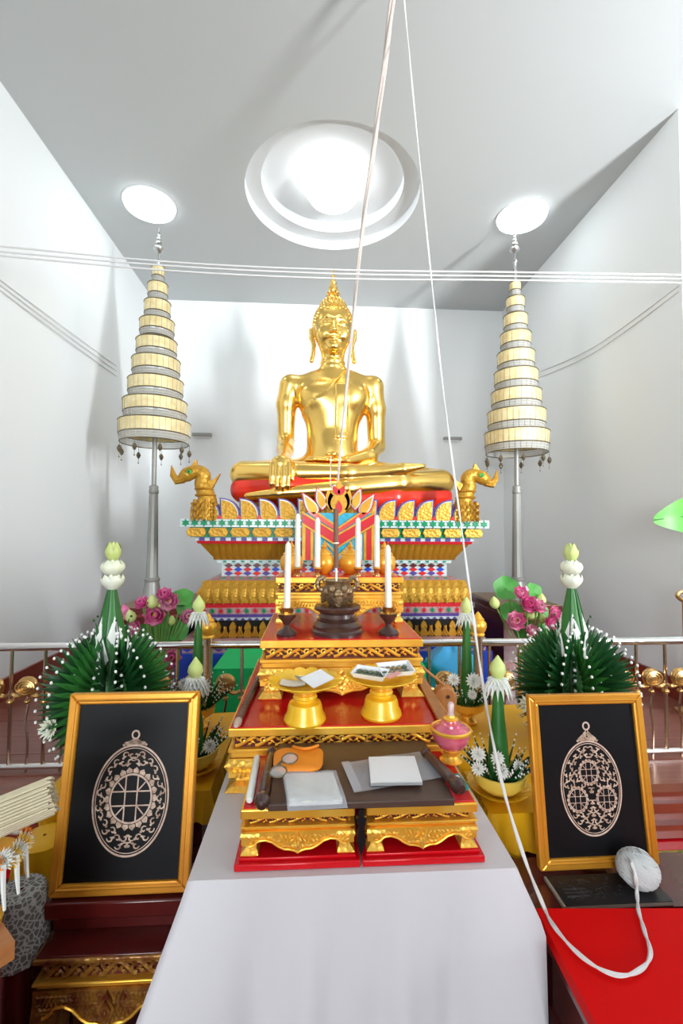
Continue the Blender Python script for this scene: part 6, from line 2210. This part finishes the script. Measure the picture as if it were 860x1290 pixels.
def bouquet(Y, base_px, lab, flowers, buds, leaves, vase):
    b = P(base_px, 830, Y)
    t = thing('lotus_bouquet', lab, 'bouquet', (b.x, Y, ZP), group='pink lotus bouquets behind the railing')
    O = Vector((b.x, Y, ZP))
    hv = 0.36
    MB().lathe([(0.07, 0), (0.075, 0.01), (0.05, 0.03), (0.045, 0.06), (0.085, 0.16), (0.095, 0.24), (0.07, 0.31), (0.05, 0.335), (0.065, hv), (0.055, hv), (0.04, 0.33), (0, 0.33)], 26).build('vase', vase, t)
    ms = Vector((0, 0, hv - 0.01))

    def stem(c, name='stem'):
        m_ = (ms + c) * 0.5 + Vector((c.x * 0.1, 0, 0.03))
        MB().tube(smooth_path([ms, m_, c], 4), 0.0045, 6).build(name, STEM, t)
    for px, py, r, fc, m in flowers:
        c = P(px, py, Y - 0.05 + 0.02 * math.sin(px)) - O
        stem(c)
        lotus_flower(t, c, r * 1.32, fc, m)
    for px, py, r, ln, m in buds:
        c = P(px, py, Y - 0.03 + 0.04 * math.sin(px * 3)) - O
        stem(c)
        lotus_bud(t, c, r * 1.2, ln, m)
    for px, py, r, fc in leaves:
        c = P(px, py, Y + 0.04) - O
        stem(c)
        lotus_leaf(t, c, r * 1.25, fc)


F_ = (0, -1, 0.35)
bouquet(2.78, 200, 'pink lotus bouquet behind the railing at the statue\'s right hand side',
        [(197, 776, 0.062, F_, PINK), (214, 760, 0.055, (0.1, -1, 0.5), PINKPALE), (172, 792, 0.05, (-0.4, -1, 0.3), PINK), (181, 762, 0.042, (-0.3, -0.8, 0.7), PINK), (236, 777, 0.044, (0.5, -1, 0.3), PINKPALE), (207, 752, 0.045, (0.3, -0.8, 0.8), PINK), (219, 829, 0.05, F_, PINK), (163, 775, 0.03, (-0.6, -1, 0.4), PINKPALE)],
        [(165, 778, 0.026, (-0.2, -0.1, 1), LIME), (192, 760, 0.028, (0, -0.1, 1), LIME), (179, 760, 0.02, (-0.2, 0, 1), LIME), (216, 783, 0.020, (0.1, -0.1, 1), LIME), (187, 771, 0.018, (0, -0.2, 1), PINK), (201, 762, 0.022, (0.1, 0, 1), LIME), (158, 770, 0.022, (-0.3, 0, 1), PINKPALE)],
        [(205, 793, 0.075, (0.2, -1, 0.6)), (230, 753, 0.05, (0.2, -1, 0.9)), (186, 798, 0.06, (-0.3, -1, 0.6)), (224, 795, 0.05, (0.3, -1, 0.5)), (192, 832, 0.09, (-0.2, -1, 0.5)), (232, 765, 0.04, (0.5, -1, 0.5))], WHITEM)
bouquet(2.78, 668, 'pink lotus bouquet behind the railing near the dark red stand on the right',
        [(647, 783, 0.058, F_, PINKPALE), (663, 762, 0.055, (0.1, -1, 0.4), PINK), (654, 749, 0.044, (0, -0.9, 0.6), PINK), (690, 787, 0.055, (0.4, -1, 0.3), PINK), (676, 765, 0.045, (0.3, -1, 0.5), PINKPALE), (695, 773, 0.042, (0.5, -1, 0.4), PINK), (668, 795, 0.04, F_, PINKPALE), (700, 790, 0.035, (0.6, -1, 0.2), PINK)],
        [(623, 761, 0.026, (-0.2, -0.1, 1), LIME), (681, 757, 0.026, (0.1, -0.1, 1), LIME), (669, 774, 0.032, (0, -0.2, 1), LIME), (683, 781, 0.020, (0.2, 0, 1), LIME), (662, 743, 0.014, (0, 0, 1), PINKPALE)],
        [(637, 741, 0.062, (-0.2, -1, 0.4)), (672, 745, 0.045, (0.2, -1, 0.6)), (644, 771, 0.055, (-0.3, -1, 0.6)), (680, 772, 0.05, (0.3, -1, 0.5)), (659, 793, 0.06, (0, -1, 0.6)), (688, 797, 0.06, (0.3, -1, 0.5))], WHITEM)
# separate bud on a white ruff standing before the right bouquet and before the left one
for px, py, Y, lab in ((668, 772, 2.30, 'lone lotus bud on white ruff before the right lotus bouquet'),):
    c = P(px, py + 12, Y)
    t = thing('flower_spike', lab, 'flower', (c.x, 1.93, ZC1))
    z = P(px, py + 12, 1.93).z - ZC1
    MB().lathe([(0.03, 0), (0.02, z * 0.5), (0.008, z), (0, z)], 10).build('leaf_cone', LEAFM, t)
    bud_on_ruff(t, 0, 0, z, 0.95)
    MB().lathe([(0.035, 0), (0.035, 0.01), (0.0, 0.012)], 16).build('foot_plate', GOLDP, t)


# ------------------------------------------------------------------ sacred threads
def thread(lab, pts, r, m=THREAD, strands=1, spread=0.0, group=None, n=8, name='sacred_thread'):
    t = thing(name, lab, 'thread', pts[0], group=group)
    O = Vector(pts[0])
    path = [p - O for p in smooth_path(pts, n)]
    rng = random.Random(len(path))
    N_ = len(path)
    for s in range(strands):
        ph = 2 * PI * s / max(1, strands)
        q = []
        for i, p in enumerate(path):
            tw = ph + i * 0.35
            k = spread if not isinstance(spread, (tuple, list)) else spread[0] + (spread[1] - spread[0]) * i / (N_ - 1)
            q.append(p + Vector((math.cos(tw) * k, math.sin(tw) * k * 0.6, math.sin(tw) * k * 0.6)))
        rr = r if not isinstance(r, (tuple, list)) else [r[0] + (r[1] - r[0]) * i / (N_ - 1) for i in range(N_)]
        MB().tube(q, rr, 6).build('strand', m, t)
    return t


# level bundle stretched across the chamber
yh = 2.95
for i, (a, b_, c_, lab) in enumerate((((0, 309), (430, 340), (860, 345), 'uppermost level thread stretched across the chamber'),
                                      ((0, 316), (430, 345), (860, 350), 'second level thread stretched across the chamber'),
                                      ((0, 321), (430, 351), (860, 355), 'lowest level thread stretched across the chamber'))):
    pa = P(*a, yh)
    k = (XL + 0.004 - pa.x) / (P(*b_, yh).x - pa.x)
    pa2 = Vector((XL + 0.0, yh, pa.z + (P(*b_, yh).z - pa.z) * k))
    pe2 = Vector((XR + 0.16, 3.058, P(862, c_[1], 3.05).z))
    thread(lab, [pa2, P(215, b_[1] - 10, yh), P(*b_, yh + 0.02), P(650, c_[1] - 2, yh + 0.04), pe2], 0.0055, group='level threads across the chamber')
for i, dy in enumerate((0, 7, 14)):
    a, b_ = P(0, 326 + dy * 0.9, 2.96), P(168, 462 + dy * 0.9, 5.1)
    a.x, b_.x = XL + 0.01, XL + 0.01
    thread(('topmost', 'middle', 'lowest')[i] + ' slanting thread along the plain left wall', [Vector((XL + 0.0, a.y, a.z)), (a + b_) / 2 + Vector((0.012, 0, -0.02)), Vector((XL + 0.0, b_.y, b_.z))], 0.0042, group='slanting threads along the left wall')
for i, dy in enumerate((0, 7)):
    thread(('upper', 'lower')[i] + ' slanting thread along the shaded right wall', [Vector((XR, 3.09, P(860, 360 + dy, 3.09).z)), Vector((XR - 0.012, 4.1, P(752, 438 + dy, 4.1).z)), Vector((XR, 5.2, P(686, 470 + dy, 5.2).z))], 0.0042, group='slanting threads along the right wall')

# twisted cord from the statue's lap up to the ceiling
top = P(497, -30, 1.9)
yt3 = 1.75


def along(px, py, Y):
    return P(px, py, Y)


c_top = G(500, -40, ZC - 0.0)
thread('thick twisted grey cord rising from the statue to the ceiling', [P(425, 612, 3.76), P(431, 540, 3.72), P(441, 440, 3.5), P(455, 300, 3.1), P(474, 160, 2.7), P(494, 0, 2.32), Vector((P(501, -60, 2.2).x, 2.2, ZC - 0.018))],
       [0.006, 0.0105], CORD, 3, (0.004, 0.010), name='twisted_cord')
thread('thin white thread hanging beside the twisted cord over the pedestal crown', [P(417, 575, 3.9), P(416, 595, 3.8), P(416, 612, 3.74)], 0.004)
# white cotton knot where the cords meet on the crown of the front panel
kp = P(424, 614, 3.74)
t = thing('cotton_knot', 'small white cotton knot on the crown of the pedestal panel', 'knot', kp)
for i in range(4):
    a = i * 0.8
    MB().tube([(0.045 * math.cos(b) * math.cos(a), -0.012 + 0.03 * math.sin(b) * 0.4, 0.022 * math.sin(b) + 0.008 * math.sin(2 * b + i)) for b in [2 * PI * k / 16 for k in range(17)]], 0.008, 6, caps=False).build('loop', THREAD, t)

# long white thread from the ceiling to the ball of yarn
end = [P(690, 1150, 1.05)]
LT = [Vector((P(505, -60, 2.26).x, 2.26, ZC - 0.012)), P(509, 0, 2.36), P(523, 150, 2.33), P(543, 350, 2.26), P(559, 500, 2.15), P(583, 680, 1.93), P(595, 770, 1.72), P(606, 850, 1.52), P(627, 965, 1.20), P(655, 1065, 1.09)]
zr_ = 0.6345
tail = [G(683, 1138, zr_ + 0.003), G(700, 1170, zr_ + 0.002), G(735, 1207, zr_ + 0.002), G(775, 1228, zr_ + 0.002), G(805, 1222, zr_ + 0.002), G(819, 1202, zr_ + 0.002), G(812, 1175, zr_ + 0.002), G(804, 1147, zr_ + 0.003), P(802, 1125, 1.075), P(800, 1104, 1.072), P(795, 1086, 1.09)]
thread('long white thread hanging from the ceiling to the ball of yarn', LT + tail, 0.0028, THREAD, 2, 0.0021, n=10)

# ------------------------------------------------------------------ bundle of bamboo sticks, garland and stand at the left
CA = G(19, 1185, 0.80)
oc = CA + Matrix.Rotation(R_(50), 3, 'Z') @ Vector((-0.25, 0.25, 0))
ot = thing('orange_table', 'orange pine table corner with a red side below the garland', 'table', (oc.x, oc.y, 0), rz=R_(50))
MB().box((0, 0, 0.785), (0.50, 0.50, 0.03)).build('table_top', ORANGEWOOD, ot)
MB().box((0, 0, 0.39), (0.47, 0.47, 0.76)).build('body', REDWOODSIDE, ot)
MB().box((0, 0, 0.005), (0.49, 0.49, 0.01)).build('plinth', MAROON, ot)
gp = P(-22, 1074, 0.86)
GZ = gp.z - 0.006
GX, GY = gp.x, gp.y
t = thing('garland_stand', 'gold pedestal stand hung with a flower garland at the left edge', 'stand', (GX, GY, 0.80))
MB().lathe([(0.032, 0), (0.034, 0.010), (0.018, 0.03), (0.014, 0.06), (0.020, GZ - 0.85), (0.045, GZ - 0.82), (0.055, GZ - 0.803), (0.0, GZ - 0.806)], 28).build('stand_body', GOLDP, t)
g = MB()
gt = thing('flower_garland', 'white and yellow flower garland with trailing white tassels', 'garland', (GX, GY, GZ))
for i in range(26):
    a = 2 * PI * i / 26
    chrysanthemum('garland_flower', gt, (0.060 * math.cos(a), 0.060 * math.sin(a), 0.008 + 0.008 * math.sin(3 * i)), 0.020, (WHITEPETAL, YELLOWPOD, WHITEPETAL, ORANGECLOTH)[i % 4], face=(math.cos(a), math.sin(a), 0.6))
for i in range(9):
    a = -PI / 2 + (i - 3) * 0.34
    x, y = 0.068 * math.cos(a), 0.068 * math.sin(a)
    MB().tube([(x, y, 0.01), (x * 1.04, y * 1.04, -0.03), (x * 1.02 + 0.004, y * 1.02, -0.066 + 0.01 * (i % 3))], [0.005, 0.004, 0.0025], 6).build('tassel', WHITEPETAL, gt)
# sticks
s0 = P(-70, 1058, 0.80)
s1 = P(71, 1000, 0.86)
t = thing('stick_bundle', 'large bundle of pale bamboo sticks lying over the garland', 'sticks', s0)
d = s1 - s0
M = d.to_track_quat('Z', 'Y').to_matrix().to_4x4()
L = d.length
rng = random.Random(2)
smesh = [MB().tube([(0, 0, 0), (0, 0, L * k)], 0.0024, 5).mesh('bamboo_stick', TWINE) for k in (0.955, 0.975, 1.0)]
stick = 0
for j in range(14):
    for i in range(14):
        x, y = (i - 6.5) * 0.0048 + 0.0024 * (j % 2), (j - 6.5) * 0.0044
        if math.hypot(x, y) > 0.0305:
            continue
        o = link('bamboo_stick', smesh[(i * 5 + j * 3) % 3], t, M @ Vector((x, y, -0.004 * rng.random())), M.to_euler())
        stick += 1
MB().tube([M @ Vector((0.0325 * math.cos(a), 0.0325 * math.sin(a), L * 0.30)) for a in [2 * PI * k / 20 for k in range(21)]], 0.003, 6, caps=False).build('tie', REDPAINT, t)

# lace-covered stool
ls = thing('lace_stool', 'round stool with a grey white lace cover beside the single ring picture', 'stool', (P(27, 1120, 1.13).x, 1.13, 0))
zl_ = 0.668
MB().lathe([(0.055, 0), (0.055, 0.02), (0.035, 0.04), (0.03, zl_ - 0.1), (0.046, zl_ - 0.03), (0.046, zl_ - 0.012), (0, zl_ - 0.012)], 24).build('stool_body', MAROON, ls)
gc = thing('golden_bundle', 'golden satin wrapped drum between lace stool and leaf offering', 'bundle', (P(56, 1060, 1.32).x, 1.32, 0))
MB().lathe([(0.07, 0), (0.07, 0.02), (0.03, 0.05), (0.03, 0.53), (0.05, 0.57)], 20).build('pedestal', MAROON, gc)
MB().grid(lambda u, v: ((0.004 + 0.058 * min(1, v * 3) + 0.02 * max(0, v - 0.33) * (1 + 0.7 * math.sin(22 * PI * u))) * math.cos(2 * PI * u), (0.004 + 0.058 * min(1, v * 3) + 0.02 * max(0, v - 0.33) * (1 + 0.7 * math.sin(22 * PI * u))) * math.sin(2 * PI * u), 0.660 - 0.19 * max(0, v - 0.33)), 66, 12, wrap=True).build('satin_wrap', YELLOWCLOTH, gc)
LACEM = mat('lace_weave', (0.60, 0.59, 0.56), 0.85)
nt = LACEM.node_tree
vo = nt.nodes.new('ShaderNodeTexVoronoi')
vo.feature = 'DISTANCE_TO_EDGE'
vo.inputs['Scale'].default_value = 85
tcn = nt.nodes.new('ShaderNodeTexCoord')
nt.links.new(tcn.outputs['Object'], vo.inputs['Vector'])
rp = nt.nodes.new('ShaderNodeValToRGB')
rp.color_ramp.elements[0].position = 0.06
rp.color_ramp.elements[1].position = 0.14
rp.color_ramp.elements[0].color = (0.36, 0.35, 0.33, 1)
rp.color_ramp.elements[1].color = (0.11, 0.10, 0.09, 1)
nt.links.new(vo.outputs['Distance'], rp.inputs['Fac'])
nt.links.new(rp.outputs['Color'], nt.nodes['Principled BSDF'].inputs['Base Color'])
MB().grid(lambda u, v: ((0.004 + 0.048 * min(1, v * 2.4) + 0.018 * max(0, v - 0.42)) * math.cos(2 * PI * u) * (1 + 0.03 * max(0, v - 0.4) * math.sin(14 * 2 * PI * u)),
                        (0.004 + 0.048 * min(1, v * 2.4) + 0.018 * max(0, v - 0.42)) * math.sin(2 * PI * u) * (1 + 0.03 * max(0, v - 0.4) * math.sin(14 * 2 * PI * u)),
                        zl_ - 0.008 - 0.24 * max(0, v - 0.42)), 56, 14, wrap=True).build('lace_cover', LACEM, ls)

# banana leaf reaching in beside the right wall
bl0 = P(824, 656, 2.75)
lt_ = thing('banana_plant', 'green banana plant leaf reaching in at the right edge', 'plant', (P(905, 700, 2.75).x, 2.75, ZP))
ox = P(905, 700, 2.75).x
a_, b_ = P(823, 655, 2.75), P(905, 648, 2.75)
A_ = Vector((a_.x - ox, 0, a_.z - ZP))
B_ = Vector((b_.x - ox, 0, b_.z - ZP))


def bleaf(u, v):
    c = A_ + (B_ - A_) * u
    w = 0.12 * math.sin(PI * min(0.96, u * 0.75 + 0.02)) ** 0.65
    s = (v - 0.5) * 2
    return (c.x, c.y - 0.10 * abs(s) * w - 0.02 * math.sin(6 * u), c.z + s * w * (1.05 if s > 0 else 0.95) + 0.01 * math.sin(5 * u))


MB().grid(bleaf, 18, 9).build('leaf_blade', LEAFB, lt_)
MB().tube(smooth_path([A_ + Vector((0, -0.012, 0)), (A_ + B_) / 2 + Vector((0, -0.012, 0.006)), B_, Vector((0.06, 0, B_.z - 0.3)), Vector((0.02, 0, 0.40))], 5), [0.003] * 6 + [0.006] * 5 + [0.012] * 10, 7).build('midrib', LEAFM, lt_)
MB().lathe([(0.11, 0), (0.13, 0.30), (0.14, 0.33), (0.125, 0.33), (0, 0.30)], 24, (0.02, 0, 0)).build('pot', BRONZE, lt_)
MB().lathe([(0.045, 0.29), (0.03, 0.55), (0.0, 0.75)], 12, (0.02, 0, 0)).build('trunk', LEAFM, lt_)
# gilded bracket ornament on the shaded right wall
wb_ = P(857, 750, 3.3)
t = thing('wall_ornament', 'small gilded scroll ornament on a stand at the right edge', 'ornament', (P(862, 750, 2.95).x, 2.95, ZP))
hz = P(862, 750, 2.95).z - ZP
MB().lathe([(0.07, 0), (0.07, 0.02), (0.016, 0.04), (0.016, hz - 0.04), (0.03, hz - 0.03)], 14).build('pole', BRASS, t)
MB().tube(smooth_path([(0.03, 0, hz - 0.035), (-0.02, 0, hz - 0.03), (-0.05, 0, hz - 0.005), (-0.035, 0, hz + 0.02), (0.0, 0, hz + 0.024), (0.05, 0, hz + 0.03)], 4), 0.014, 8).build('scroll', BRASS, t)
